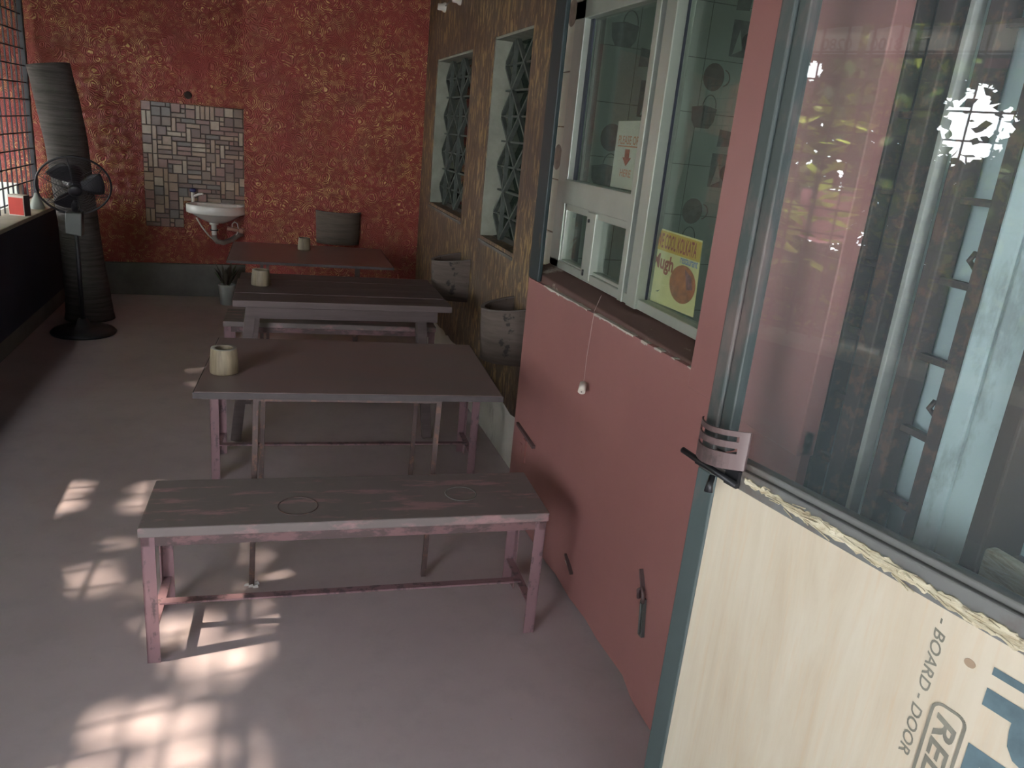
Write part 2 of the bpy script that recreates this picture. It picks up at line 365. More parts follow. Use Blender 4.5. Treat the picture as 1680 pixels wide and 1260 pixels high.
# parapet: navy face, cement foot, beige ledge
m = MB().box(-1.72, -1.5, -1.2, BY, 0.0, .11, 1); m.box(-1.72, -1.5, -1.2, BY, .11, .725, 0)
struct(m.build('wall_left', [MT['navy'], MT['concrete']]), 'low parapet with a dark navy face on the left')
m = MB().box(-1.74, -1.492, -1.2, BY, .725, .752); struct(m.build('trim_2', MT['ledge'], bevel=.006), 'beige ledge on top of the navy parapet')
# right wall behind the tables, with two window holes
W2 = (3.56, 4.20, 1.028, 2.04); W1 = (4.66, 5.65, 1.06, 2.015)
m = MB()
X0, X1 = WX, WX+.10
zb = .34
for y0, y1 in ((3.03, W2[0]), (W2[1], W1[0]), (W1[1], PY)): m.box(X0, X1, y0, y1, zb, 3.0)
for w in (W2, W1): m.box(X0, X1, w[0], w[1], zb, w[2]); m.box(X0, X1, w[0], w[1], w[3], 3.0)
# ragged lower edge of the plaster coat
pts = [(X0, 3.03, zb), (X0, PY, zb)]; y = PY
while y > 3.03: pts.append((X0, y, .285+random.uniform(-.012, .014))); y -= random.uniform(.04, .12)
pts.append((X0, 3.03, .28)); m.prism(pts, (.016, 0, 0))
struct(m.build('wall_right', MT['brown_gold']), 'brown right wall with gold streaks and two lattice windows')
m = MB().box(X0+.014, X1, 3.03, PY, 0, zb); struct(m.build('baseboard_right', MT['white_plaster']), 'bare white plaster strip at the foot of the brown wall')

def jali(name, w, label, seed):
    r = random.Random(seed); y0, y1, z0, z1 = w
    root = sroot(name, (WX, (y0+y1)/2, z0), label)
    m = MB(); d = .12
    m.box(WX+.004, WX+d, y1-.012, y1+.002, z0, z1); m.box(WX+.004, WX+d, y0-.002, y0+.012, z0, z1)
    m.box(WX+.004, WX+d, y0, y1, z1-.012, z1+.002); m.build('reveal', MT['white_paint'], root)
    m = MB().prism([(WX-.006, y0, z0-.02), (WX-.006, y1, z0-.02), (WX+d, y1, z0+.012), (WX+d, y0, z0+.012)], (0, 0, -.015)); m.build('sill', MT['concrete'], root)
    # lattice of flat cement bars: elongated hexagon rows
    xg = WX+.075; n = 2 if y1-y0 < .8 else 3; cw = (y1-y0)/n; rows = 4; ch = (z1-z0)/rows
    def bar(a, b, wd=.013):
        MB().bar(a, b, wd, .022, (1, 0, 0)).build('lattice_bar', MT['jali'], root)
    for i in range(n):
        for j in range(rows):
            ya, yb = y0+i*cw, y0+(i+1)*cw; za, zb_ = z0+j*ch, z0+(j+1)*ch; ym, zm = (ya+yb)/2, (za+zb_)/2
            bar((xg, ya, zm), (xg, ym, zb_)); bar((xg, ym, zb_), (xg, yb, zm)); bar((xg, yb, zm), (xg, ym, za)); bar((xg, ym, za), (xg, ya, zm))
    for j in range(1, rows*2): bar((xg+.012, y0, z0+j*ch/2), (xg+.012, y1, z0+j*ch/2), .009)
    for i in range(n): bar((xg-.004, y0+(i+.5)*cw, z0), (xg-.004, y0+(i+.5)*cw, z1), .011)
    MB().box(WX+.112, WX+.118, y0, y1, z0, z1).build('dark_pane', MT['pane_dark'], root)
    return root
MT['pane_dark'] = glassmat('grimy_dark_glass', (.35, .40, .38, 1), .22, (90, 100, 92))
jali('window_2', W2, 'cement lattice window with white reveal nearest the red panel', 3)
jali('window_3', W1, 'cement lattice window nearest the back wall', 5)
# rooms behind the right wall
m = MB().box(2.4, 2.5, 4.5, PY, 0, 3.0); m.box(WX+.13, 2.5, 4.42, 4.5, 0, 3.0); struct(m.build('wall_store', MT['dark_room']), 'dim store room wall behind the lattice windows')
m = MB().box(WX+.1, 2.9, 4.36, 4.42, 0, 3.0); kw = struct(m.build('wall_kitchen', MT['kitchen']), 'pale tiled kitchen wall behind the serving window')
m = MB().box(2.9, 3.0, .6, 4.42, 0, 3.0); m.box(X1, 3.0, .5, .6, 0, 3.0); struct(m.build('wall_kitchen_side', MT['kitchen']), 'side wall of the kitchen')
KY = 4.36
# printed motifs and joints of the kitchen tiles
BASE[kw] = V((0, 0, 0))
def motif(kind, x, z):
    y = KY-.0015
    if kind == 'square':
        MB().prism([(x-.05, y, z-.052), (x+.04, y, z-.045), (x+.05, y, z+.04), (x-.045, y, z+.05)], (0, -.001, 0)).build('square_print', MT['motif'], kw)
    elif kind == 'picture':
        m = MB().prism([(x-.09, y, z-.1), (x+.09, y, z-.1), (x+.09, y, z+.1), (x-.09, y, z+.1)], (0, -.001, 0)).build('picture_print', MT['motif'], kw)
        MB().prism([(x-.07, y-.002, z-.09), (x-.01, y-.002, z-.06), (x-.04, y-.002, z+.05)], (0, -.001, 0)).build('picture_light', MT['kitchen'], m)
        MB().prism([(x+.03+.05*math.cos(a*math.pi/8), y-.002, z-.01+.05*math.sin(a*math.pi/8)) for a in range(16)], (0, -.001, 0)).build('picture_pot', MT['grime'], m)
    elif kind == 'cup':
        MB().prism([(x+.07*math.cos(a*math.pi/10), y, z+.078*math.sin(a*math.pi/10)) for a in range(20)], (0, -.001, 0)).build('cup_print', MT['motif2'], kw)
        MB().tube([(x+.062+.045*math.cos(a), y, z+.045*math.sin(a)) for a in [-1.4+i*.28 for i in range(11)]], .0035, 5).build('cup_handle_print', MT['motif2'], kw)
    else:
        MB().prism([(x-.085, y, z+.045), (x-.075, y, z-.03), (x-.05, y, z-.07), (x+.045, y, z-.07), (x+.075, y, z-.03), (x+.085, y, z+.045), (x, y, z+.06)], (0, -.001, 0)).build('basket_print', MT['motif'], kw)
        MB().tube([(x+.03+.045*math.cos(a), y, z+.05+.07*math.sin(a)) for a in [i*math.pi/10 for i in range(11)]], .003, 5).build('basket_handle_print', MT['motif'], kw)
for k_, x_, z_ in (('basket', 1.93, 2.17), ('square', 2.09, 2.06), ('picture', 2.16, 1.84), ('cup', 1.93, 1.61), ('basket', 1.91, 1.40), ('square', 2.08, 1.28),
                   ('square', 2.66, 2.43), ('picture', 2.70, 2.23), ('cup', 2.535, 2.006), ('basket', 2.506, 1.786), ('square', 2.68, 1.671), ('picture', 2.70, 1.48), ('cup', 2.535, 1.227), ('basket', 2.506, 1.01)):
    motif(k_, x_, z_)
m = MB()
for z_ in [.3*i for i in range(1, 9)]: m.box(WX+.1, 2.9, KY-.001, KY, z_-.002, z_+.002)
for x_ in (1.8, 2.02, 2.24, 2.46, 2.8): m.box(x_-.002, x_+.002, KY-.001, KY, 0, 2.7)
m.build('tile_joint', MT['motif'], kw)
kl = bpy.data.lights.new('kitchen_fill', 'POINT'); kl.energy = 9.0; kl.shadow_soft_size = .12; kl.color = (.92, 1.0, .93)  # unseen fill light, added to brighten the kitchen behind the glass
klo = bpy.data.objects.new('kitchen_fill', kl); COL.objects.link(klo); klo.location = (2.3, 1.6, 2.35)

m = MB(); m.box(-1.72, 1.4, -1.32, -1.2, 1.95, 3.0); m.box(1.0, 1.4, -1.32, -1.2, 0, 1.95); m.box(-1.72, -.15, -1.32, -1.2, 0, 1.95)  # out of view, added to hold back light from behind the camera
struct(m.build('wall_light_block', MT['dark_room']), 'unseen wall with a low opening, added behind the viewer to cut light')
# right wall at the serving window and in front of it
AY0, AY1, AZ0, AZ1 = 1.42, 2.985, 1.052, 2.06
m = MB(); m.box(WX, X1, 1.33, 3.03, 0, AZ0-.03); m.box(WX, X1, 1.33, 3.03, AZ1, 3.0); m.box(WX, X1, AY1, 3.03, 0, 3.0); m.box(WX, X1, 1.33, AY0, 0, 3.0)
wf = struct(m.build('wall_service', MT['concrete']), 'wall around the aluminium serving window'); BASE[wf] = V((0, 0, 0))
for i, (za, zb_) in enumerate(((1.06, 1.2), (1.205, 1.41), (1.415, 1.615), (1.62, 1.82), (1.825, 2.02), (2.025, 2.2))):
    q = MB().box(WX-.006, WX+.001, 2.975, 3.16, za, zb_).build('tile', MT['cream_tile'], wf, bevel=.0015, bseg=1)
    for z_ in ((1.5, ) if i == 2 else (2.035,) if i == 5 else ()):
        MB().prism([(WX-.0062, 3.07+.045*math.cos(a*math.pi/9), z_+.05*math.sin(a*math.pi/9)) for a in range(18)], (-.0008, 0, 0)).build('medallion_print', MT['motif2'], q)
m = MB().prism([(1.05, 1.30, 1.052), (1.05, 3.02, 1.052), (1.155, 3.02, 1.085), (1.155, 1.30, 1.085)], (0, 0, -.045)); sw = m.build('trim_3', MT['sill_wood'], bevel=.004)
struct(sw, 'peeling brown wooden sill under the aluminium window'); BASE[sw] = V((0, 0, 0))
# aluminium serving window
aw = sroot('window_1', (WX, 2.2, AZ0), 'aluminium serving window with fixed panes and two small sliding panes')
def abar(y0, y1, z0, z1, x0=1.115, x1=1.165, name='frame_bar'): return MB().box(x0, x1, y0, y1, z0, z1).build(name, MT['alu'], aw, bevel=.003)
abar(AY1-.10, AY1, AZ0+.03, AZ1); abar(AY0, AY0+.06, AZ0+.03, AZ1)
abar(AY0, AY1, AZ1-.065, AZ1); abar(AY0, AY1, AZ0+.03, AZ0+.062)
abar(2.265, 2.30, AZ0+.03, AZ1-.06, 1.108); abar(2.16, 2.225, AZ0+.03, AZ1-.06, 1.105)
MB().box(1.13, 1.165, 2.222, 2.268, AZ0+.03, AZ1-.06).build('gasket_strip', MT['alu_dark'], aw)
abar(2.295, AY1-.09, 1.335, 1.425, 1.11, name='transom')
abar(2.295, 2.325, 1.09, 1.335, 1.12); abar(2.295, AY1-.09, 1.31, 1.338, 1.12)
abar(2.56, 2.64, 1.09, 1.33, 1.112, name='sliding_stile'); abar(2.87, 2.90, 1.09, 1.335, 1.12)
abar(2.30, 2.60, 1.09, 1.125, 1.128, name='sliding_rail'); abar(2.60, 2.9, 1.09, 1.12, 1.122, name='sliding_rail')
for z_ in (1.30, 1.108, 1.118): MB().lathe([(0, .004), (.006, .004), (.007, 0)], (1.112, 2.615, z_), 10, Matrix.Rotation(-math.pi/2, 3, 'Y')).build('screw', MT['black'], aw)
def pane(y0, y1, z0, z1, x=1.147): return MB().box(x, x+.004, y0, y1, z0, z1).build('glass_pane', MT['glass_win'], aw)
pane(2.30, AY1-.09, 1.42, AZ1-.06); pane(AY0+.05, 2.17, AZ0+.06, AZ1-.06); pane(2.31, 2.58, 1.12, 1.312, 1.14); pane(2.62, 2.88, 1.115, 1.312, 1.135)
m = MB().box(1.139, 1.146, 2.857, AY1-.088, 1.425, AZ1-.066); m.box(1.139, 1.146, 2.155, 2.166, AZ0+.062, AZ1-.066); m.build('gasket', MT['alu_dark'], aw)

# ------------------------------------------------------------------ signs behind the glass
sg = thing('paper_notice', 'white paper notice with orange arrow behind the upper window pane', 'sign', (1.17, 2.450, 1.43))
MB().prism([(1.156, 2.570, 1.428), (1.156, 2.320, 1.43), (1.156, 2.320, 1.65), (1.156, 2.567, 1.646)], (.0015, 0, 0)).build('sheet', MT['paper'], sg)
RY = (0, -1, 0); UP = (0, 0, 1)
text('lettering', 'PLEASE ORDER', (1.1556, 2.545, 1.572), RY, UP, .22, .028, MT['ink_orange'], sg, 0, .012)
text('lettering', 'HERE', (1.1556, 2.503, 1.468), RY, UP, .085, .024, MT['ink_orange'], sg, 0, .012)
MB().box(1.1549, 1.1556, 2.325, 2.545, 1.564, 1.568).build('underline', MT['ink_orange'], sg)
MB().prism([(1.1556, y, z) for y, z in ((2.482, 1.557), (2.448, 1.557), (2.448, 1.53), (2.432, 1.53), (2.465, 1.503), (2.498, 1.53), (2.482, 1.53))], (-.0007, 0, 0)).build('arrow', MT['ink_red'], sg)
ps = thing('yellow_poster', 'yellow restaurant poster with round food picture behind the right pane', 'poster', (1.17, 2.07, 1.107))
def PQ(a, b, x=1.158):     # a across 0..1 (left to right), b up 0..1
    L = V((0, 2.206, 1.112)).lerp(V((0, 2.150, 1.338)), b); R = V((0, 1.893, 1.122)).lerp(V((0, 1.910, 1.336)), b); q = L.lerp(R, a); return (x, q.y, q.z)
MB().prism([PQ(0, 0), PQ(1, 0), PQ(1, 1), PQ(0, 1)], (.0015, 0, 0)).build('sheet', MT['paper_yellow'], ps)
MB().prism([PQ(0, .72, 1.1575), PQ(1, .72, 1.1575), PQ(1, .98, 1.1575), PQ(0, .98, 1.1575)], (-.0005, 0, 0)).build('header_band', MT['paper_gold'], ps)
text('lettering', 'WE COOL KOLKATA', PQ(.0, .755, 1.1568), RY, UP, .236, .044, MT['ink_red'], ps, 0, .02)
text('lettering', 'restaurant', PQ(.6, .635, 1.1572), RY, UP, .098, .02, MT['ink_blue'], ps, 0, .02)
text('lettering', 'Mugh', PQ(.03, .42, 1.1572), RY, UP, .128, .058, MT['ink_red'], ps, 0, .03)
cx, cz = 1.98, 1.199
MB().prism([(1.1572, cx+.075*math.cos(a*math.pi/14), cz+.055*math.sin(a*math.pi/14)) for a in range(28)], (-.0006, 0, 0)).build('food_picture', MT['food'], ps)
MB().prism([(1.1563, cx-.005, cz+.045), (1.1563, cx-.045, cz+.03), (1.1563, cx-.062, cz-.004), (1.1563, cx-.03, cz-.01)], (-.0004, 0, 0)).build('onion_picture', MT['food2'], ps)
MB().prism([(1.1572, 2.135, 1.148), (1.1572, 2.12, 1.153), (1.1572, 2.105, 1.158), (1.1572, 2.118, 1.149)], (-.0004, 0, 0)).build('leaf_picture', MT['leaf_green'], ps)

# ------------------------------------------------------------------ red panel (door leaf folded back on the wall)
DX = 1.035
d1 = sroot('door_1', (DX, 2.1, 0), 'red painted door leaf folded back below the serving window')
m = MB(); bot = []; y = 1.2; r = random.Random(9)
ys = [1.2, 1.45, 1.6, 1.68, 1.75, 1.83, 1.95, 2.05, 2.2, 2.35, 2.45, 2.6, 2.8, 2.985]
zs = [.004, .004, .004, .006, .035, .03, .022, .028, .014, .02, .008, .006, .004, .004]
m.prism([(DX, 2.985, 1.02), (DX, 1.2, 1.052)]+[(DX, a, b) for a, b in zip(ys, zs)], (.022, 0, 0)); m.build('board', MT['red_panel'], d1)
r = random.Random(4); y = 1.66; m = MB()
while y < 2.84:
    zt = 1.052-(y-1.2)*.01793; dy = r.uniform(.008, .05)
    if r.random() < .7: m.prism([(DX-.0015, y, zt-r.uniform(.001, .008)), (DX-.0015, y+dy, zt-.0179*dy-r.uniform(.0, .006)), (DX-.0015, y+dy, zt+.002-.0179*dy), (DX-.0015, y+dy*.5, zt+r.uniform(.001, .004)), (DX-.0015, y, zt+.002)], (.02, 0, 0))
    y += dy
m.build('flaking_edge', MT['white_plaster'], d1)
m = MB().box(DX-.012, DX+.03, 1.2, 1.645, 1.0, 2.16); m.build('wide_stile', MT['red_panel'], d1, bevel=.003)
m = MB().box(DX-.004, DX+.014, 2.87, 2.985, 1.025, 2.16); m.build('dark_stile', MT['teal'], d1, bevel=.004)
m = MB().box(DX-.012, DX+.03, 1.645, 2.845, 2.10, 2.16); m.build('top_rail', MT['teal'], d1)
# bare pale edge where the board has broken off at the floor
m = MB().prism([(DX+.024, 1.64, .0), (DX+.024, 1.66, .035), (DX+.024, 1.74, .05), (DX+.024, 1.85, .045), (DX+.024, 2.25, .03), (DX+.024, 2.45, .0)], (.012, 0, 0)); m.build('bare_foot', MT['white_plaster'], d1)
# bolts and latches
m = MB().bar((DX-.004, 1.735, .415), (DX-.008, 1.70, .365), .012, .008); m.tube([(DX-.012, 1.71, .335), (DX-.014, 1.714, .36), (DX-.014, 1.70, .374), (DX-.014, 1.684, .362), (DX-.012, 1.685, .335)], .006, 6); m.build('latch_catch', MT['bracket'], d1)
m = MB().bar((DX-.006, 1.692, .345), (DX-.006, 1.672, .232), .018, .01, (1, 0, 0)); m.tube([(DX-.014, 1.69, .34), (DX-.014, 1.674, .24)], .004, 6); m.build('tower_bolt', MT['fan_grey'], d1)
m = MB().bar((DX-.003, 2.93, .40), (DX-.006, 2.70, .385), .016, .012); m.build('hasp_strap', MT['bracket'], d1)
m = MB().box(DX-.008, DX+.001, 2.80, 2.835, .27, .37); m.box(DX-.006, DX+.001, 2.84, 2.88, .30, .335); m.build('hinge_plate', MT['red_panel'], d1, bevel=.002)
m = MB().bar((DX-.002, 2.27, .15), (DX-.008, 2.19, .118), .012, .008); m.build('broken_hook', MT['bracket'], d1)
MB().prism([(DX-.001, 2.27, .125), (DX-.001, 2.24, .118), (DX-.001, 2.22, .112), (DX-.001, 2.235, .128)], (-.003, 0, 0)).build('paint_flake', MT['white_plaster'], d1)

# white plug hanging on a thread
pg = thing('hanging_plug', 'chalky white cylinder plug dangling on a thread before the red panel', 'plug', (1.0, 2.25, .79))
PXX = 1.008
a = V((PXX+.003, 2.258, .803)); b = V((PXX-.012, 2.232, .783))
MB().tube([a, b], .0125, 16).build('plug_body', MT['cork'], pg)
dd = (b-a).normalized(); MB().tube([b-dd*.001, b+dd*.0006], .0025, 8).build('plug_hole', MT['grime'], pg)
MB().tube([(1.04, 2.27, 1.10), (1.02, 2.265, 1.05), (PXX, 2.252, .9), (PXX, 2.251, .812), a], .0008, 5).build('thread', MT['cord'], pg)

# ------------------------------------------------------------------ front door leaf (plywood below, glass above)
P0 = V((.783, 1.175, 0)); U = V((.24488677, -.96955169, 0)); N = V((-.96955169, -.24488677, 0))
def LF(s, z, n=0.0): return P0+U*s+N*n+V((0, 0, z))
def lbox(mb, s0, s1, z0, z1, n0, n1, mi=0):
    return mb.hexa([LF(s0, z0, n0), LF(s1, z0, n0), LF(s1, z0, n1), LF(s0, z0, n1), LF(s0, z1, n0), LF(s1, z1, n0), LF(s1, z1, n1), LF(s0, z1, n1)], mi)
d2 = sroot('door_2', LF(.45, 0), 'open door leaf with plywood lower panel and dusty glass above')
TH = -.036
lbox(MB(), 0, .046, .01, 1.0, TH, 0).build('lower_stile', MT['grey_teal'], d2, bevel=.003)
lbox(MB(), 0, .03, 1.0, 2.15, TH, .002).build('upper_stile', MT['stile_dark'], d2, bevel=.004)
lbox(MB(), .03, .055, 1.05, 2.10, TH+.006, -.004).build('glazing_bead', MT['stile_dark'], d2, bevel=.003)
lbox(MB(), .85, .90, .01, 2.15, TH, 0).build('hinge_stile', MT['grey_teal'], d2, bevel=.003)
lbox(MB(), 0.03, .85, .01, .10, TH, 0).build('bottom_rail', MT['grey_teal'], d2, bevel=.003)
lbox(MB(), 0.03, .85, 2.10, 2.15, TH, 0).build('top_rail', MT['grey_teal'], d2, bevel=.003)
m = MB().hexa([LF(.03, 1.0, TH), LF(.85, .984, TH), LF(.85, .984, .001), LF(.03, 1.0, .001), LF(.03, 1.037, TH), LF(.85, 1.037, TH), LF(.85, 1.037, .001), LF(.03, 1.037, .001)])
rail = m.build('lock_rail', MT['grey_rail'], d2, bevel=.003)
lbox(MB(), .055, .85, 1.037, 1.05, TH+.006, -.006).build('glazing_bead', MT['grey_rail'], d2, bevel=.003)
r = random.Random(12); up_, lo_ = [], []; s = .115
while s < .85:
    wv = .5+.5*math.sin(s*13-1.2)*math.sin(s*29); c_ = 1.0235-.045*(s-.115); hw = .003+.004*wv+.004*min(1, max(0, (s-.1)*2.5))
    up_.append(LF(s, c_+hw+r.uniform(-.003, .0035), .0035+r.uniform(-.001, .001))); lo_.append(LF(s, c_-hw+r.uniform(-.004, .003), .0035)); s += r.uniform(.003, .009)
m = MB()
for i in range(len(up_)-1): m.prism([lo_[i], lo_[i+1], up_[i+1], up_[i]], -N*.004)
for k_ in range(60):
    s = r.uniform(.13, .8); c_ = 1.0235-.045*(s-.115)+r.uniform(-.009, .009); L = r.uniform(.012, .035); a_ = r.uniform(-.25, .25)
    m.bar(LF(s, c_, .0045), LF(s+L, c_+a_*L-.03*L, .006+r.random()*.004), .0016, .0012, tuple(N))
m.build('splintered_edge', MT['bare_wood'], rail)
lbox(MB(), .04, .86, .09, 1.005, TH+.01, -.006).build('plywood_panel', MT['plywood'], d2)
lbox(MB(), .05, .855, 1.045, 2.105, -.02, -.016).build('glass_pane', MT['glass_door'], d2)
DZ = (0, 0, -1)
NP = -.0058
def ltext(body, s, z, w, h, mm, shear=0, off=0): return text('stencil_lettering', body, LF(s, z, NP), DZ, U, w, h, mm, d2, shear, off, .0004)
ltext('- BOARD - DOOR', .482, .974, .233, .017, MT['print_grey'], .25, .012)
ltext('REL', .519, .838, .105, .03, MT['print_grey'], .25, .02)
ltext('I', .567, .949, .012, .1, MT['print_blue'], 0, .0)
ltext('P', .567, .916, .082, .1, MT['print_blue'], 0, .035)
ltext('L', .567, .824, .07, .1, MT['print_blue'], 0, .035)
m = MB()   # rounded frame round REL
pp = []
def arc(cs, cz_, a0, a1, rr): return [LF(cs+rr*math.cos(a0+(a1-a0)*i/5), cz_+rr*math.sin(a0+(a1-a0)*i/5), NP+.0003) for i in range(6)]
pp = arc(.524, .838, math.pi, math.pi/2, .014)+arc(.543, .838, math.pi/2, 0, .014)+[LF(.557, .66, NP+.0003)]
pp += arc(.543, .664, 0, -math.pi/2, .014)+arc(.524, .664, -math.pi/2, -math.pi, .014)
for a, b in zip(pp, pp[1:]+pp[:1]):
    if (b-a).length > 1e-5: m.bar(a, b, .0045, .0006, tuple(N))
m.build('stencil_frame', MT['print_grey'], d2)
for s_, z_, rr in ((.538, .934, .008),):
    MB().prism([LF(s_+rr*math.cos(a*math.pi/8), z_+rr*.8*math.sin(a*math.pi/8), NP) for a in range(16)], N*.0003).build('wood_knot', MT['knot'], d2)
# slotted maroon pull-plate wrapped round the leaf edge
m = MB()
def bpt(a, z): return LF(-.002+.120*a, z+.013*a, .008+.034*math.sin(math.pi*a)**.8+.006*a)
K = 12
def strip(z0, z1, a0=0.0, a1=1.0):
    for i in range(K):
        p, q = a0+(a1-a0)*i/K, a0+(a1-a0)*(i+1)/K
        m.hexa([bpt(p, z0), bpt(q, z0), bpt(q, z0)-N*.004, bpt(p, z0)-N*.004, bpt(p, z1), bpt(q, z1), bpt(q, z1)-N*.004, bpt(p, z1)-N*.004])
for z0, z1 in ((1.030, 1.060), (1.070, 1.082), (1.092, 1.102)): strip(z0, z1)
strip(1.03, 1.102, .0, .08); strip(1.03, 1.102, .90, 1.0)
m.build('slotted_pull', MT['bracket'], d2)
m = MB().tube([LF(-.03, 1.024, .016), LF(.112, 1.012, .016)], .006, 10); lbox(m, .0, .03, 1.008, 1.03, .001, .010); lbox(m, .075, .105, 1.002, 1.026, .001, .010); lbox(m, .0, .105, 1.026, 1.034, .001, .010)
bo = m.build('tower_bolt', MT['black'], d2)
MB().tube([LF(.062, 1.012, .026), LF(.066, .998, .034), LF(.068, .984, .036)], [.0055, .006, .0085], 10).build('bolt_knob', MT['black'], bo)

# ------------------------------------------------------------------ what stands behind the glass of the leaf
m = MB().box(WX+.02, X1+.1, -1.2, 1.15, 0, 3.0); struct(m.build('wall_front', MT['pale_blue']), 'pale blue wall behind the open glazed leaf')
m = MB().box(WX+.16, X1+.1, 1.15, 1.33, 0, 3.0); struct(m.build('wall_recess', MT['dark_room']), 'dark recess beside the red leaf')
m = MB().box(1.085, WX+.02, .835, .895, 0, 2.6); m.box(1.09, WX+.02, .90, .945, 0, 2.6); struct(m.build('trim_5', MT['pale_blue'], bevel=.006), 'pale blue grooved jamb behind the glazed leaf')
def gate(name, y0, y1, w0, w1, x, label, zoff, mm):
    root = thing(name, label, 'gate', (x, (y0+y1)/2, 0), 'folded steel gate frames')
    MB().box(x-.012, x+.03, y0, y0+w0, .0, 2.35).build('post', mm, root, bevel=.003)
    MB().box(x-.012, x+.03, y1-w1, y1, .0, 2.35).build('post', mm, root, bevel=.003)
    z = .165+zoff
    while z < 2.3:
        MB().bar((x+.008, y0, z), (x+.008, y1, z), .014, .012).build('rung', mm, root); z += .1365
    return root
gate('steel_gate', 1.16, 1.33, .04, .085, 1.12, 'rusty brown ladder-like gate frame folded beside the red leaf', 0, MT['rust_iron'])
gate('steel_gate', .955, 1.085, .03, .03, 1.115, 'dark ladder-like gate frame against the pale blue jamb', .0, MT['rust_iron'])
m = MB().box(1.10, 1.125, 1.110, 1.122, 0, 2.4); struct(m.build('trim_6', MT['strip_grey'], bevel=.002), 'thin pale strip between the two gate frames')
for z_ in (1.425, 1.165):
    k_ = MB().tube([(1.158, 1.0, z_), (1.125, 1.0, z_), (1.11, 1.0, z_+.012), (1.118, 1.0, z_+.024), (1.13, 1.0, z_+.018)], .005, 6).build('wall_hook', MT['rust_iron'])
    tag(k_, 'small rusty hook bolt on the pale blue wall, '+('upper' if z_ > 1.3 else 'lower')+' of two', 'hook', 'hook bolts on the pale wall')
m = MB(); m.box(1.09, WX+.02, .2, .80, 0, 1.0); m.box(1.07, WX+.02, .80, .832, 0, 2.4); d3 = struct(m.build('door_3', MT['wood_brown'], bevel=.004), 'dark brown door edge with a chipped rail at the far right')
BASE[d3] = V((0, 0, 0))
MB().box(1.075, 1.10, .2, .80, .965, 1.02).build('rail', MT['bare_wood'], d3, bevel=.006)

# ------------------------------------------------------------------ steel grille over the parapet
gr = thing('steel_grille', 'dark steel bar grille standing on the navy parapet ledge', 'grille', (-1.66, 2.7, .752))
GX = -1.66; GY0, GY1 = -1.0, 6.86; GT = 2.24
MB().box(GX-.016, GX+.016, GY1-.016, GY1+.016, .752, GT).build('end_post', MT['iron'], gr)
for y_ in (3.9, 1.2): MB().box(GX-.012, GX+.012, y_-.012, y_+.012, .752, GT).build('post', MT['iron'], gr)
z = .80; k = 0
while z < GT:
    MB().box(GX-.004, GX+.004, GY0, GY1, z-.004, z+.004).build('horizontal_bar', MT['iron'], gr); z += .115
y = GY1-.115
hb = None
while y > GY0:
    if hb is None: hb = MB().box(GX-.0045, GX+.0045, y-.0045, y+.0045, .752, GT).build('vertical_bar', MT['iron'], gr); y00 = y
    else:
        c_ = hb.copy(); COL.objects.link(c_); c_.location.y += y-y00
    y -= .115

# ------------------------------------------------------------------ wash corner
tp = thing('mosaic_tile_panel', 'mosaic stone tile splashback on the red wall behind the basin', 'tile panel', (-.55, BY, .56))
TX0, TX1, TZ1 = -.93, -.08, 1.565; TZL = .58; TZM = .80; TXM = -.645
m = MB().prism([(TX0, BY-.012, TZL), (TXM, BY-.012, TZL), (TXM, BY-.012, TZM), (TX1, BY-.012, TZM), (TX1, BY-.012, TZ1+.005), (TX0, BY-.012, TZ1-.004)], (0, .011, 0)); m.build('backing', MT['grout'], tp)
u_ = .0365; NXc = 23; NZc = 27; occ = set(); r = random.Random(21); tmesh = {}
def okc(i, j):
    x_, z_ = TX0+(i+.5)*u_, TZL+(j+.5)*u_
    return 0 <= i < NXc and 0 <= j < NZc and (i, j) not in occ and (z_ > TZM or x_ < TXM)
for j in range(NZc):
    for i in range(NXc):
        if not okc(i, j): continue
        sh = [(3, 1), (1, 3), (2, 2), (2, 1), (1, 2), (1, 1)]; pr = r.random()
        order = ([(1, 3), (2, 2), (3, 1)] if pr < .13 else [(3, 1), (2, 2)] if pr < .62 else [(2, 2), (3, 1)] if pr < .86 else [(1, 1)])+[(2, 1), (1, 1)]
        for w_, h_ in order:
            cells = [(i+a, j+b) for a in range(w_) for b in range(h_)]
            if all(okc(*q) for q in cells): break
        occ.update(cells); mi = r.randrange(6) if (w_, h_) != (1, 3) else r.choice((0, 4, 0))
        key = (w_, h_, mi, r.randrange(2))
        if key not in tmesh:
            g_ = .0028; t_ = .004 if key[3] else .008
            tm = MB().hexa([(g_, 0, g_), (w_*u_-g_, 0, g_), (w_*u_-g_, 0, h_*u_-g_), (g_, 0, h_*u_-g_), (g_+.002, -t_, g_+.002), (w_*u_-g_-.002, -t_, g_+.002), (w_*u_-g_-.002, -t_, h_*u_-g_-.002), (g_+.002, -t_, h_*u_-g_-.002)])
            bmesh.ops.recalc_face_normals(tm.bm, faces=tm.bm.faces); me = bpy.data.meshes.new('tile'); tm.bm.to_mesh(me); tm.bm.free(); me.materials.append(STONE[mi]); tmesh[key] = me
        o = bpy.data.objects.new('tile', tmesh[key]); COL.objects.link(o); o.parent = tp
        o.location = V((TX0+i*u_, BY-.0118, TZL+j*u_))-BASE[tp]
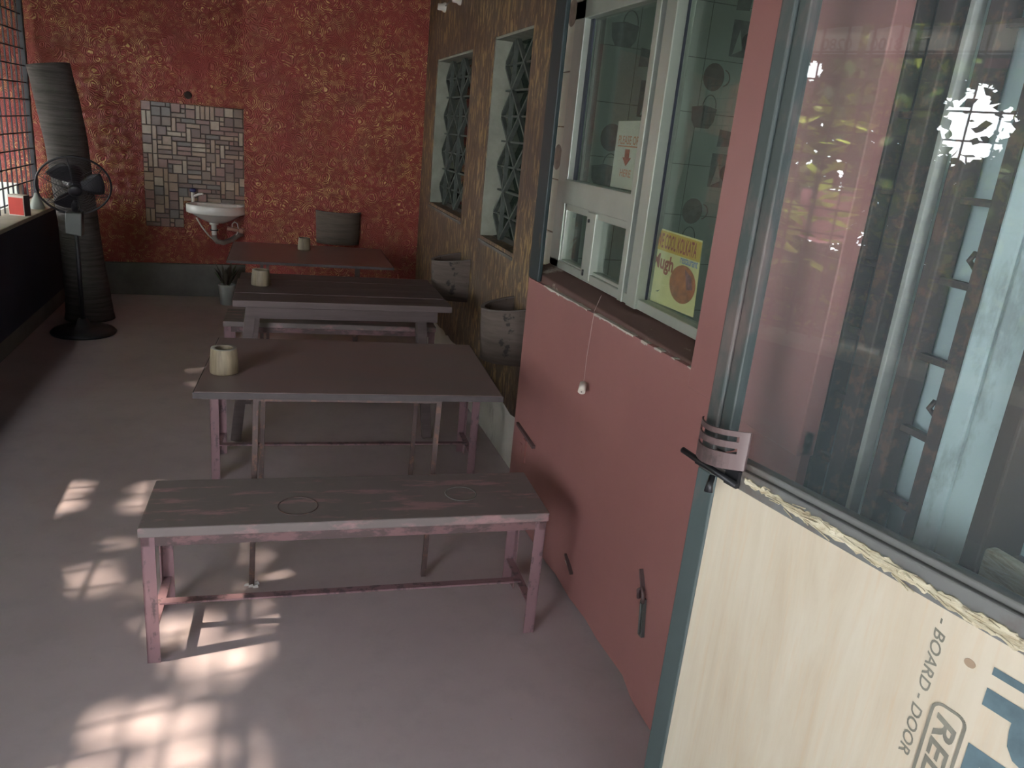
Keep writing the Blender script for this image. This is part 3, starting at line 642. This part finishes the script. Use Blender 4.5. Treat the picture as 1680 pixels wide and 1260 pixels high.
# basin
BX, BYC = -.375, BY-.205
wb = thing('wash_basin', 'white ceramic wash basin hung on the red wall under the tiles', 'sink', (BX, BY, .5))
m = MB(); sx, sy = .232, .178
m.lathe([(.0, .655), (.25, .66), (.55, .69), (.80, .725), (.93, .735), (1.0, .742), (1.0, .80), (.97, .806), (.88, .804), (.82, .775), (.55, .725), (.25, .705), (0, .70)], (BX, BYC, 0), 40, None, 0, sx, sy)
m.build('bowl', MT['ceramic'], wb)
MB().box(BX-.21, BX+.225, BY-.11, BY-.024, .742, .804).build('deck', MT['ceramic'], wb, bevel=.012, bseg=3)
MB().lathe([(.026, 0), (.026, -.035), (.036, -.04), (.036, -.055), (.022, -.06), (.020, -.15)], (BX-.02, BYC, .70), 16).build('drain_tail', MT['ceramic'], wb)
MB().lathe([(.033, .595), (.033, .605)], (BX-.02, BYC, 0), 16).build('drain_ring', MT['black'], wb)
MB().tube([(BX-.02, BYC, .56), (BX-.018, BYC, .53), (BX, BYC+.01, .505), (BX+.05, BYC+.03, .495), (BX+.11, BYC+.07, .515), (BX+.16, BY-.03, .54), (BX+.19, BY-.005, .55)], .021, 12).build('trap_pipe', MT['grey_pipe'], wb)
MB().tube([(BX-.15, BYC-.06, .70), (BX-.11, BYC-.06, .63), (BX-.06, BYC-.05, .56), (BX-.01, BYC-.03, .51)], .006, 8).build('overflow_hose', MT['white_plastic'], wb)
ms = MB(); ms.tube([(BX+.075, BY-.06, .60), (BX+.19, BY-.06, .585)], .017, 12); ms.tube([(BX+.17, BY-.06, .587), (BX+.205, BY-.06, .583)], .022, 12); ms.build('angle_valve', MT['brass'], wb)
MB().tube([(BX+.115, BY-.06, .60), (BX+.118, BY-.07, .64), (BX+.135, BY-.075, .66), (BX+.158, BY-.07, .645), (BX+.165, BY-.065, .60), (BX+.155, BY-.07, .56), (BX+.12, BY-.08, .52)], .005, 8).build('supply_hose', MT['white_plastic'], wb)
tpz = V((BX-.185, BY-.06, .80))
tap = MB().lathe([(.02, 0), (.014, .004), (.014, .075), (.011, .08)], tpz, 14).build('tap_body', MT['white_plastic'], wb)
MB().tube([tpz+V((.0, 0, .045)), tpz+V((.045, -.03, .07)), tpz+V((.075, -.05, .078)), tpz+V((.08, -.052, .068))], .010, 10).build('tap_spout', MT['white_plastic'], tap)
MB().lathe([(.012, .08), (.026, .085), (.028, .10), (.018, .112), (0, .114)], tpz, 10).build('tap_knob', MT['blue_plastic'], tap)
hl = MB().lathe([(.03, 0), (.026, .003), (0, .003)], (-.58, BY-.0005, 1.635), 12, Matrix.Rotation(math.pi/2, 3, 'X')).build('wall_hole', MT['grime']); tag(hl, 'small dark patched hole in the red wall above the tiles', 'hole')

# ------------------------------------------------------------------ palm trunk and fan
m = MB(); path = [(-1.205, .0, .168), (-1.205, .05, .158), (-1.21, .2, .148), (-1.225, .45, .135), (-1.235, .7, .128), (-1.255, 1.0, .13), (-1.272, 1.25, .132), (-1.305, 1.5, .134), (-1.343, 1.73, .13)]
r = random.Random(3); P, R_ = [], []; path = [(a*1.02, b if b < 1 else b*1.002, c*1.0) for a, b, c in path]
for (x0, z0, r0), (x1, z1, r1) in zip(path, path[1:]):
    n_ = max(2, int((z1-z0)/.025))
    for i in range(n_):
        tt = i/n_; P.append((x0+(x1-x0)*tt, 6.23, z0+(z1-z0)*tt)); R_.append((r0+(r1-r0)*tt)*(1+r.uniform(-.008, .008)))
P.append((path[-1][0], 6.23, path[-1][1])); R_.append(path[-1][2])
m.tube(P, R_, 28); tk = m.build('palm_trunk', MT['bark']); tag(tk, 'leaning cut palm trunk standing behind the pedestal fan', 'tree trunk')
FX, FY = -1.19, 5.80
fan = thing('pedestal_fan', 'dark pedestal fan in front of the palm trunk', 'fan', (FX, FY, 0))
MB().lathe([(0, 0), (.20, 0), (.205, .012), (.19, .028), (.12, .042), (.05, .06), (.03, .10), (0, .10)], (FX, FY, 0), 36).build('base', MT['fan_dark'], fan)
MB().tube([(FX, FY, .06), (FX, FY, .86)], .014, 12).build('pole', MT['fan_dark'], fan)
MB().hexa([(FX-.055, FY-.055, .685), (FX+.04, FY-.06, .67), (FX+.045, FY+.03, .67), (FX-.05, FY+.03, .685), (FX-.05, FY-.045, .82), (FX+.05, FY-.05, .82), (FX+.05, FY+.03, .83), (FX-.045, FY+.03, .83)]).build('control_box', MT['fan_grey'], fan, bevel=.006)
HC = V((-1.165, 5.72, .998))
fd = V((.22, -.86, -.46)).normalized(); rx = fd.cross(V((0, 0, 1))).normalized(); uy = rx.cross(fd)
FM = Matrix((rx, uy, fd)).transposed()
def FP(x, y, z): return HC+FM @ V((x, y, z))
RC = .213
m = MB().tube([FP(RC*math.cos(a*math.pi/24), RC*math.sin(a*math.pi/24), 0) for a in range(48)], .0065, 8, closed=True); m.build('guard_rim', MT['fan_dark'], fan)
for nm, sgn in (('front_guard', 1), ('rear_guard', -1)):
    m = MB()
    for i in range(1, 15):
        rr = RC*i/15; dz = sgn*.06*(1-(rr/RC)**3); m.tube([FP(rr*math.cos(a*math.pi/18), rr*math.sin(a*math.pi/18), dz) for a in range(36)], .0012, 4, closed=True)
    for k_ in range(6):
        a = k_*math.pi/3+.35; m.tube([FP(RC*q*math.cos(a), RC*q*math.sin(a), sgn*.06*(1-q**3)) for q in (.15, .4, .6, .8, 1)], .0024, 5)
    m.build(nm, MT['fan_dark'], fan)
MB().lathe([(0, .072), (.034, .07), (.042, .058), (.042, .05), (0, .05)], HC, 24, FM).build('guard_cap', MT['fan_dark'], fan)
for k_ in range(3):
    m = MB(); a0 = k_*2*math.pi/3+.9; top, bt = [], []
    def bp(rr, t_): 
        a = a0+t_; return FP(rr*math.cos(a), rr*math.sin(a), .022*math.sin(t_*1.6))
    grid = [[m.bm.verts.new(bp(.03+.145*i/6, (-.55+1.1*j/6)*(.55+.45*math.sin(math.pi*(i+1)/8)))) for j in range(7)] for i in range(7)]
    for i in range(6):
        for j in range(6): m.bm.faces.new((grid[i][j], grid[i+1][j], grid[i+1][j+1], grid[i][j+1])).smooth = True
    b_ = m.build('blade', MT['fan_dark'], fan); sdm = b_.modifiers.new('thick', 'SOLIDIFY'); sdm.thickness = .003
MB().lathe([(0, .03), (.035, .03), (.04, -.02), (.065, -.07), (.068, -.14), (.05, -.17), (0, -.175)], HC, 24, FM).build('motor_housing', MT['fan_dark'], fan)
MB().tube([(FX, FY, .83), (FX, FY-.005, .9), HC+FM @ V((0, -.05, -.10))], .02, 10).build('neck', MT['fan_dark'], fan)

# things on the ledge
bx = thing('carton_box', 'small red and white carton standing on the beige ledge by the fan', 'box', (-1.56, 6.0, .752))
bc = V((-1.565, 6.02, .752)); ex = V((.93, -.36, 0)).normalized(); ey = V((.36, .93, 0)).normalized()
def BB(a, b, z): return bc+ex*a+ey*b+V((0, 0, z))
MB().hexa([BB(-.055, -.03, 0), BB(.055, -.03, 0), BB(.055, .03, 0), BB(-.055, .03, 0), BB(-.055, -.03, .135), BB(.055, -.03, .135), BB(.055, .03, .135), BB(-.055, .03, .135)]).build('carton', MT['box_white'], bx)
MB().hexa([BB(-.05, -.0315, .006), BB(.05, -.0315, .006), BB(.05, -.0305, .006), BB(-.05, -.0305, .006), BB(-.05, -.0315, .118), BB(.05, -.0315, .118), BB(.05, -.0305, .118), BB(-.05, -.0305, .118)]).build('red_label', MT['box_red'], bx)
MB().hexa([BB(.0555, -.03, 0), BB(.0565, -.03, 0), BB(.0565, .03, 0), BB(.0555, .03, 0), BB(.0555, -.03, .135), BB(.0565, -.03, .135), BB(.0565, .03, .135), BB(.0555, .03, .135)]).build('side_panel', MT['box_dark'], bx)
m = MB().lathe([(.045, 0), (.05, .01), (.03, .07), (.02, .085), (.012, .11), (0, .112)], (-1.555, 6.42, .752), 14); o = m.build('small_jug', MT['pot']); tag(o, 'small grey jug on the ledge beside the carton', 'jug')

# ------------------------------------------------------------------ benches
BG = 'pink iron benches'
def make_bench(label):
    root = thing('bench', label, 'bench', (0, 0, 0), BG); L, D, H = 1.181, .299, .445
    MB().box(-.006, L+.006, -.006, D+.006, H-.03, H).build('seat', MT['bench_top'], root, bevel=.004)
    m = MB()
    for a, b in (((0, .012, H-.045), (L, .012, H-.045)), ((0, D-.012, H-.045), (L, D-.012, H-.045)), ((.012, 0, H-.045), (.012, D, H-.045)), ((L-.012, 0, H-.045), (L-.012, D, H-.045))): m.bar(a, b, .022, .03)
    m.build('apron', MT['pink_worn'], root)
    for x in (0, L):
        for y in (0, D):
            sx_ = 1 if x == 0 else -1; sy_ = 1 if y == 0 else -1; m = MB()
            xa, xb = sorted((x, x+sx_*.036)); ya, yb = sorted((y, y+sy_*.004)); m.box(xa, xb, ya, yb, 0, H-.03)
            xa, xb = sorted((x, x+sx_*.004)); ya, yb = sorted((y, y+sy_*.036)); m.box(xa, xb, ya, yb, 0, H-.03)
            m.build('leg', MT['pink'], root)
    for x in (.016, L-.016): MB().box(x-.013, x+.013, .004, D-.004, .10, .106).build('side_stretcher', MT['pink'], root)
    MB().box(.016, L-.016, D/2-.014, D/2+.014, .106, .112).build('long_stretcher', MT['pink'], root)
    return root
b0 = make_bench('pink iron bench with a worn wooden seat, nearest and fully in view')
b1 = copy_tree(b0); b1['label'] = 'pink iron bench half hidden under the nearest dark table'
b2 = copy_tree(b0); b2['label'] = 'pink iron bench seen under the brown plank table'
for b, (x, y, rz) in ((b0, (-.330, 2.093, -.040)), (b1, (-.225, 3.33, -.055)), (b2, (-.215, 4.44, -.045))):
    b.location = (x, y, 0); b.rotation_euler = (0, 0, rz)
for x_, y_, rr in ((.42, .10, .058), (.93, .15, .05)):   # pot rings on the near seat
    q = MB().tube([(x_+rr*math.cos(a*math.pi/16), y_+rr*math.sin(a*math.pi/16), .4452) for a in range(32)], .0022, 5, closed=True).build('ring_stain', MT['concrete' if x_ > .6 else 'rust_iron'], None); q.parent = b0

# ------------------------------------------------------------------ tables
def local(o, x, y, rz):
    o.location = (x, y, 0); o.rotation_euler = (0, 0, rz)
MT['edge'] = plain('painted_edge_shade', (58, 50, 51), .6, 0, .2, 20)  # dark colour painted on board edges, standing for their weak light
def edge_shade(L, D, z0, z1, root):
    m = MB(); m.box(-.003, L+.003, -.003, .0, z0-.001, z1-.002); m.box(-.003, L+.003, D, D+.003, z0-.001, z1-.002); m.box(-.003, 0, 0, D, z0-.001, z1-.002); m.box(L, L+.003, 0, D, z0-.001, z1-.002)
    m.build('edge_shade', MT['edge'], root)
t1 = thing('table', 'long dark red-brown board table nearest the camera, on thin iron legs', 'table')
MB().box(0, .985, 0, .65, .699, .719).build('tabletop', MT['table_dark'], t1, bevel=.003)
edge_shade(.985, .65, .699, .719, t1)
def inv(x, y, px, py, rz): 
    dx, dy = px-x, py-y; c_, s_ = math.cos(-rz), math.sin(-rz); return dx*c_-dy*s_, dx*s_+dy*c_
TA = (-.211, 2.443, -.067)
def T1(px, py): return inv(TA[0], TA[1], px, py, TA[2])
tops = [T1(-.027, 2.475), T1(.566, 2.435), T1(.0, 3.02), T1(.60, 2.99)]; bots = [T1(-.046, 2.465), T1(.552, 2.441), T1(-.02, 3.0), T1(.585, 2.97)]
for i, (a, b) in enumerate(zip(tops, bots)):
    lg = MB().bar((*a, .69), (*b, 0.0), .017, .017, (1, 0, 0)).build('leg', MT['rust_iron'], t1)
    if i == 0:
        r = random.Random(5); m = MB()
        for k_ in range(7): q = (b[0]+r.uniform(-.018, .018), b[1]+r.uniform(-.018, .018)); m.hexa([(q[0]-.009, q[1]-.006, .001), (q[0]+.009, q[1]-.005, .001), (q[0]+.008, q[1]+.006, .001), (q[0]-.008, q[1]+.005, .001), (q[0]-.006, q[1]-.004, .008), (q[0]+.006, q[1]-.003, .012), (q[0]+.005, q[1]+.004, .009), (q[0]-.005, q[1]+.003, .007)])
        m.build('foil_foot', MT['foil'], lg)
m = MB()
for i, j in ((0, 1), (2, 3), (0, 2), (1, 3)): m.bar((*tops[i], .688), (*tops[j], .688), .02, .02)
m.bar((.02, .05, .69), (.20, .05, .69), .022, .018); m.build('underframe', MT['rust_iron'], t1)
local(t1, *TA)
t2 = thing('table', 'brown plank table with thick splayed wooden legs', 'table')
for k_ in range(4): MB().box(0+random.uniform(-.006, .006), 1.043+random.uniform(-.006, .006), k_*.176+.0015, k_*.176+.1745, .684, .718+random.uniform(-.002, .001)).build('plank', MT['table_wood'], t2, bevel=.003)
TB = (-.138, 3.758, -.016)
for (a, b) in (((-.06, 3.83), (-.139, 3.79)), ((.76, 3.82), (.819, 3.765)), ((-.03, 4.30), (-.10, 4.33)), ((.83, 4.28), (.90, 4.30))):
    a = inv(TB[0], TB[1], *a, TB[2]); b = inv(TB[0], TB[1], *b, TB[2]); MB().bar((*a, .685), (*b, .0), .05, .04, (0, 1, 0)).build('leg', MT['table_wood'], t2, bevel=.003)
MB().box(.06, .98, .05, .072, .62, .684).build('apron', MT['table_wood'], t2); MB().box(.06, .98, .63, .652, .62, .684).build('apron', MT['table_wood'], t2)
local(t2, *TB)
t3 = thing('table', 'thin dark red board table farthest back, near the wash basin', 'table')
MB().box(0, .941, 0, .71, .735, .75).build('tabletop', MT['table_red'], t3, bevel=.003)
edge_shade(.941, .71, .735, .75, t3)
TCc = (-.202, 4.634, -.02)
for x_, y_ in ((-.015, 4.82), (.54, 4.80), (.60, 5.22), (.02, 5.22)):
    a = inv(TCc[0], TCc[1], x_, y_, TCc[2]); MB().bar((*a, .735), (*a, 0), .018, .018, (1, 0, 0)).build('leg', MT['rust_iron'], t3)
m = MB()
for (xa, ya), (xb, yb) in (((-.015, 4.82), (.54, 4.80)), ((.02, 5.22), (.60, 5.22)), ((-.015, 4.82), (.02, 5.22)), ((.54, 4.80), (.60, 5.22))):
    m.bar((*inv(TCc[0], TCc[1], xa, ya, TCc[2]), .727), (*inv(TCc[0], TCc[1], xb, yb, TCc[2]), .727), .016, .016)
m.build('underframe', MT['rust_iron'], t3); local(t3, *TCc)

# cups
def cup(label, x, y, z, r0, h, rz=0):
    root = thing('bamboo_cup', label, 'cup', (x, y, z), 'bamboo cups on the tables')
    m = MB().lathe([(0, .0), (r0*1.02, .0), (r0*1.05, h*.08), (r0*1.02, h*.5), (r0*.93, h)], (x, y, z), 24); m.lathe([(r0*.62, h), (r0*.6, h*.15), (0, h*.12)], (x, y, z), 24); m.build('cup_wall', MT['bamboo'], root)
    MB().lathe([(r0*.93, h), (r0*.92, h+.001), (r0*.66, h+.001), (r0*.62, h)], (x, y, z), 24).build('cut_rim', MT['bamboo_end'], root)
cup('bamboo cup at the left end of the nearest dark table', -.130, 2.645, .7195, .044, .085)
cup('bamboo cup near the left end of the brown plank table', -.018, 4.13, .7185, .045, .078)
cup('bamboo cup in the middle of the farthest red table', .243, 5.13, .7505, .038, .075)

# ------------------------------------------------------------------ bark wall baskets
def basket(name, label, c, out, along, a, b, h, flare, mats, lower=.8):
    root = thing('wall_basket', label, 'basket', c, 'half-round bark baskets on the walls')
    c = V(c); out = V(out); along = V(along); n = 18; th = .016
    def pt(t, z, inn=0.0, k=1.0): return c+along*((a-inn)*k*math.cos(t))+out*max(0, ((b-inn)*k*math.sin(t)))+V((0, 0, z))
    m = MB(); rows = 8; O, I = [], []
    for j in range(rows+1):
        q = j/rows; k = lower+(1-lower)*q
        O.append([m.bm.verts.new(pt(math.pi*i/n, h*q+(flare*math.sin(math.pi*i/n) if j == rows else 0)*-1, 0, k)) for i in range(n+1)])
        I.append([m.bm.verts.new(pt(math.pi*i/n, h*q+(.004 if j == 0 else 0)+(flare*math.sin(math.pi*i/n) if j == rows else 0)*-1, th, k)) for i in range(n+1)])
    for j in range(rows):
        for i in range(n):
            m.bm.faces.new((O[j][i], O[j][i+1], O[j+1][i+1], O[j+1][i])).smooth = True
            m.bm.faces.new((I[j][i+1], I[j][i], I[j+1][i], I[j+1][i+1])).smooth = True
    for i in range(n): m.bm.faces.new((O[0][i+1], O[0][i], I[0][i], I[0][i+1]))
    m.bm.faces.new(I[0][:])
    m.build('bark_shell', mats[0], root)
    m = MB()
    for i in range(n):
        t0, t1_ = math.pi*i/n, math.pi*(i+1)/n; z0 = h-flare*math.sin(t0); z1 = h-flare*math.sin(t1_)
        m.hexa([pt(t0, z0-.002, -.001), pt(t1_, z1-.002, -.001), pt(t1_, z1-.002, th+.001), pt(t0, z0-.002, th+.001), pt(t0, z0+.003, -.001), pt(t1_, z1+.003, -.001), pt(t1_, z1+.003, th+.001), pt(t0, z0+.003, th+.001)])
    m.build('cut_rim', mats[1], root)
    return root
basket('wall_basket', 'grey bark basket on the brown wall, beside the plank table end', (WX, 4.475, .61), (-1, 0, 0), (0, 1, 0), .135, .205, .25, .03, (MT['basket'], MT['basket_rim']), .93)
basket('wall_basket', 'spotted bark basket on the brown wall, next to the red panel', (WX, 3.345, .565), (-1, 0, 0), (0, 1, 0), .14, .195, .27, .03, (MT['basket'], MT['basket_rim']), .93)
basket('wall_basket', 'dark bark basket on the red wall behind the farthest table', (.531, PY, .672), (0, -1, 0), (1, 0, 0), .166, .12, .235, .0, (MT['basket_dark'], MT['basket_rim']), .95)

# plant pot under the far table
pl = thing('potted_plant', 'withered plant in a grey-white pot left of the far table', 'plant', (-.30, 6.80, 0))
MB().lathe([(0, 0), (.055, 0), (.066, .15), (.07, .155), (.07, .168), (.062, .168), (.058, .14), (0, .14)], (-.30, 6.80, 0), 20).build('pot', MT['pot'], pl)
MB().lathe([(.057, .141), (0, .15)], (-.30, 6.80, 0), 20).build('soil', MT['soil'], pl)
r = random.Random(8)
for k_ in range(26):
    a = r.uniform(0, 6.28); rr = r.uniform(.02, .10); z0 = .15; tip = V((-.30+rr*math.cos(a)*1.3, 6.80+rr*math.sin(a)*.8, r.uniform(.24, .38))); bs = V((-.30+.02*math.cos(a), 6.80+.02*math.sin(a), z0))
    md = bs.lerp(tip, .6)+V((0, 0, .02)); w_ = V((-math.sin(a), math.cos(a), .3)).normalized()*.014
    m = MB().prism([bs, md+w_, tip, md-w_], V((0, 0, .0015))); m.build('leaf', MT['leaf_dark' if k_ % 4 else 'leaf_green'], pl)
# bulb holder high on the brown wall
lb = thing('bulb_holder', 'small pale lamp holders high on the brown wall', 'lamp', (WX, 5.3, 2.32))
for y_, z_ in ((5.50, 2.325), (5.06, 2.318)):
    MB().lathe([(.03, 0), (.03, .012), (.022, .02), (.02, .05), (0, .052)], (WX, y_, z_), 14, Matrix.Rotation(-math.pi/2, 3, 'Y')).build('holder', MT['white_plastic'], lb)
MB().tube([(WX-.006, 5.50, 2.33), (WX-.006, 5.28, 2.345), (WX-.006, 5.06, 2.325)], .004, 6).build('cable', MT['black'], lb)

# ------------------------------------------------------------------ outside
aw_ = thing('awning_valance', 'white printed cloth valance hanging from the roof edge outside the grille', 'awning', (-2.0, 2.6, 2.1))
def val(y0, y1, red=False):
    m = MB(); n_ = max(3, int((y1-y0)/.12)); r = random.Random(int(y0*100)+5)
    zt = [2.215+r.uniform(-.012, .015) for _ in range(n_+1)]; xo = [-2.0+.015*math.sin(i*1.7) for i in range(n_+1)]
    for i in range(n_):
        ya, yb = y0+(y1-y0)*i/n_, y0+(y1-y0)*(i+1)/n_
        m.prism([(xo[i], ya, 2.10), (xo[i+1], yb, 2.10), (xo[i+1], yb, zt[i+1]), (xo[i], ya, zt[i])], (-.004, 0, 0))
    return m.build('cloth', MT['awning'], aw_)
val(-1.0, 1.95); val(1.98, 2.20); val(2.235, 5.9)
MB().box(-2.02, -2.005, -1.0, 5.9, 2.085, 2.10).build('hem_rod', MT['iron'], aw_)
MB().box(-2.012, -2.002, .9, 1.66, 2.045, 2.085).build('red_hem', MT['awning_red'], aw_)
text('lettering', '0280', (-1.979, 2.26, 2.115), (0, 1, 0), (0, 0, 1), .15, .055, MT['ink_dark'], aw_, 0, .01)
text('lettering', '8100', (-1.979, 2.02, 2.115), (0, 1, 0), (0, 0, 1), .15, .055, MT['ink_dark'], aw_, 0, .01)
m = MB().box(-4.3, -1.80, 6.90, 7.06, -.03, .86); struct(m.build('wall_outside', MT['white_wall_out']), 'low whitewashed wall outside the grille')
fl = thing('cloth_on_pole', 'pink cloth hung on a thin pole outside the grille', 'cloth', (-2.9, 2.6, -.03))
MB().prism([(-2.9, 2.45, 1.12), (-2.88, 2.6, 1.10), (-2.9, 2.78, 1.13), (-2.9, 2.78, 1.42), (-2.9, 2.45, 1.42)], (-.01, 0, 0)).build('cloth', MT['pink_cloth'], fl)
MB().tube([(-2.915, 2.6, -.03), (-2.915, 2.6, 1.43)], .012, 8).build('pole', MT['iron'], fl); MB().tube([(-2.915, 2.44, 1.425), (-2.915, 2.79, 1.425)], .008, 6).build('cross_bar', MT['iron'], fl)

m = MB().box(-2.6, 5.0, -4.2, -4.0, -.03, 3.4); struct(m.build('wall_sky_block', MT['concrete']), 'unseen cement wall added behind the viewer to cut sky light')  # added out of view to block sky light through the entrance
yt = thing('young_shrub', 'yellow-green broad-leaved shrub just outside the grille', 'shrub', (-2.45, 2.50, -.03))
MB().tube([(-2.45, 2.50, -.03), (-2.43, 2.48, .8), (-2.47, 2.52, 1.6)], [.018, .014, .006], 6).build('stem', MT['trunk'], yt)
MT['lime_leaf'] = plain('lime_leaf', (206, 208, 70), .5, 0, .25, 10)
r = random.Random(31); m = MB()
for k_ in range(60):
    z_ = r.uniform(1.0, 1.85); b_ = V((-2.45, 2.50, z_)); a_ = r.uniform(0, 6.28); d_ = V((math.cos(a_), math.sin(a_), r.uniform(-.3, .5))).normalized(); w_ = V((-math.sin(a_), math.cos(a_), r.uniform(-.4, .4))).normalized()*.045; q = b_+d_*r.uniform(.02, .13)
    m.prism([q, q+d_*.09+w_, q+d_*.2, q+d_*.09-w_], (0, 0, .001))
o = m.build('foliage', MT['lime_leaf'], yt); o['kind'] = 'stuff'
# trees outside: they dapple the sun and show in the door glass
HOLES = [(-.775, 3.31, .035), (-.79, 3.15, .045), (-.47, 3.28, .03), (-.475, 3.13, .03), (-.56, 2.59, .02), (-.54, 2.78, .02), (-.12, 2.10, .04), (-.16, 2.02, .04), (-.37, 1.86, .04), (-.25, 1.84, .05), (-.20, 1.70, .06), (-.40, 1.70, .03), (-.20, 2.24, .02), (-.27, 2.26, .02)]  # leaf-free sun paths, shaped so light lands on these floor spots
S = V((SUN_DIR.x/SUN_DIR.z, SUN_DIR.y/SUN_DIR.z))
def in_hole(p, pad):
    fx, fy = p.x-S.x*p.z, p.y-S.y*p.z
    if -.05 < fx < .17 and 1.35 < fy < 3.3: return True
    return any((fx-a)**2+((fy-b)*1.0)**2 < (rr+pad)**2 for a, b, rr in HOLES)
GAPS = [(V((.98, .8, 1.66)), V((-5.0, 2.43, 1.98)), .30), (V((.85, 1.1, 1.70)), V((-5.0, 3.86, 2.36)), .12)]
def in_gap(p):
    for a, b, rr in GAPS:
        d = (b-a).normalized(); q = p-a
        if (q-d*q.dot(d)).length < rr: return True
    return False
def tree(label, x, y, h, cr, n, seed, zlow):
    r = random.Random(seed); root = thing('leafy_tree', label, 'tree', (x, y, -.03), 'trees outside the grille')
    m = MB().tube([(x, y, -.03), (x+.05, y, h*.3), (x-.05, y+.06, h*.55), (x, y, h*.8)], [.11, .09, .07, .03], 8)
    for k_ in range(6):
        a = k_*1.05+r.random(); zz = h*(.3+.07*k_); m.tube([(x, y, zz), (x+.5*cr[0]*math.cos(a), y+.5*cr[1]*math.sin(a), zz+.35), (x+.85*cr[0]*math.cos(a), y+.85*cr[1]*math.sin(a), zz+.8)], [.04, .025, .012], 6)
    m.build('trunk', MT['trunk'], root)
    verts, faces = [], []; bo = BASE[root]
    blobs = [(V((x+cr[0]*r.uniform(-1, 1), y+cr[1]*r.uniform(-1, 1), r.uniform(zlow, h))), r.uniform(.35, .7)) for _ in range(90)]
    k_ = 0
    while k_ < n:
        c_, rr = r.choice(blobs); d = V((r.gauss(0, 1), r.gauss(0, 1), r.gauss(0, 1))).normalized()*rr*(r.random()**.4); p = c_+d; k_ += 1
        if abs(p.x-x) > cr[0] or abs(p.y-y) > cr[1] or p.z < .02: continue
        L = r.uniform(.09, .16)
        if in_hole(p, L*.4) or (in_gap(p) and r.random() < .965): continue
        a = V((r.gauss(0, 1), r.gauss(0, 1), r.gauss(-.3, .6))).normalized(); b = a.orthogonal().normalized(); b = (b*math.cos(r.uniform(0, 6))+a.cross(b)*math.sin(r.uniform(0, 6))).normalized()
        q = len(verts); p = p-bo
        verts += [p-a*L*.5, p+b*L*.27, p+a*L*.5, p-b*L*.27]; faces.append((q, q+1, q+2, q+3))
    me = bpy.data.meshes.new('foliage'); me.from_pydata([tuple(v) for v in verts], [], faces); me.materials.append(MT['tree_leaf'])
    o = bpy.data.objects.new('foliage', me); COL.objects.link(o); o.parent = root; o['kind'] = 'stuff'
tree('leafy tree outside the grille opposite the nearest bench', -4.9, 1.85, 5.6, (1.7, 1.2), 95000, 1, .05)
tree('leafy tree outside the grille opposite the plank table', -4.9, 4.35, 5.6, (1.7, 1.2), 95000, 2, .05)
tree('leafy tree outside the grille beyond the palm trunk', -4.9, 6.85, 5.6, (1.7, 1.2), 45000, 6, 1.9)
tree('leafy tree outside the grille nearest the entrance', -4.9, -.65, 5.6, (1.7, 1.2), 60000, 3, .1)
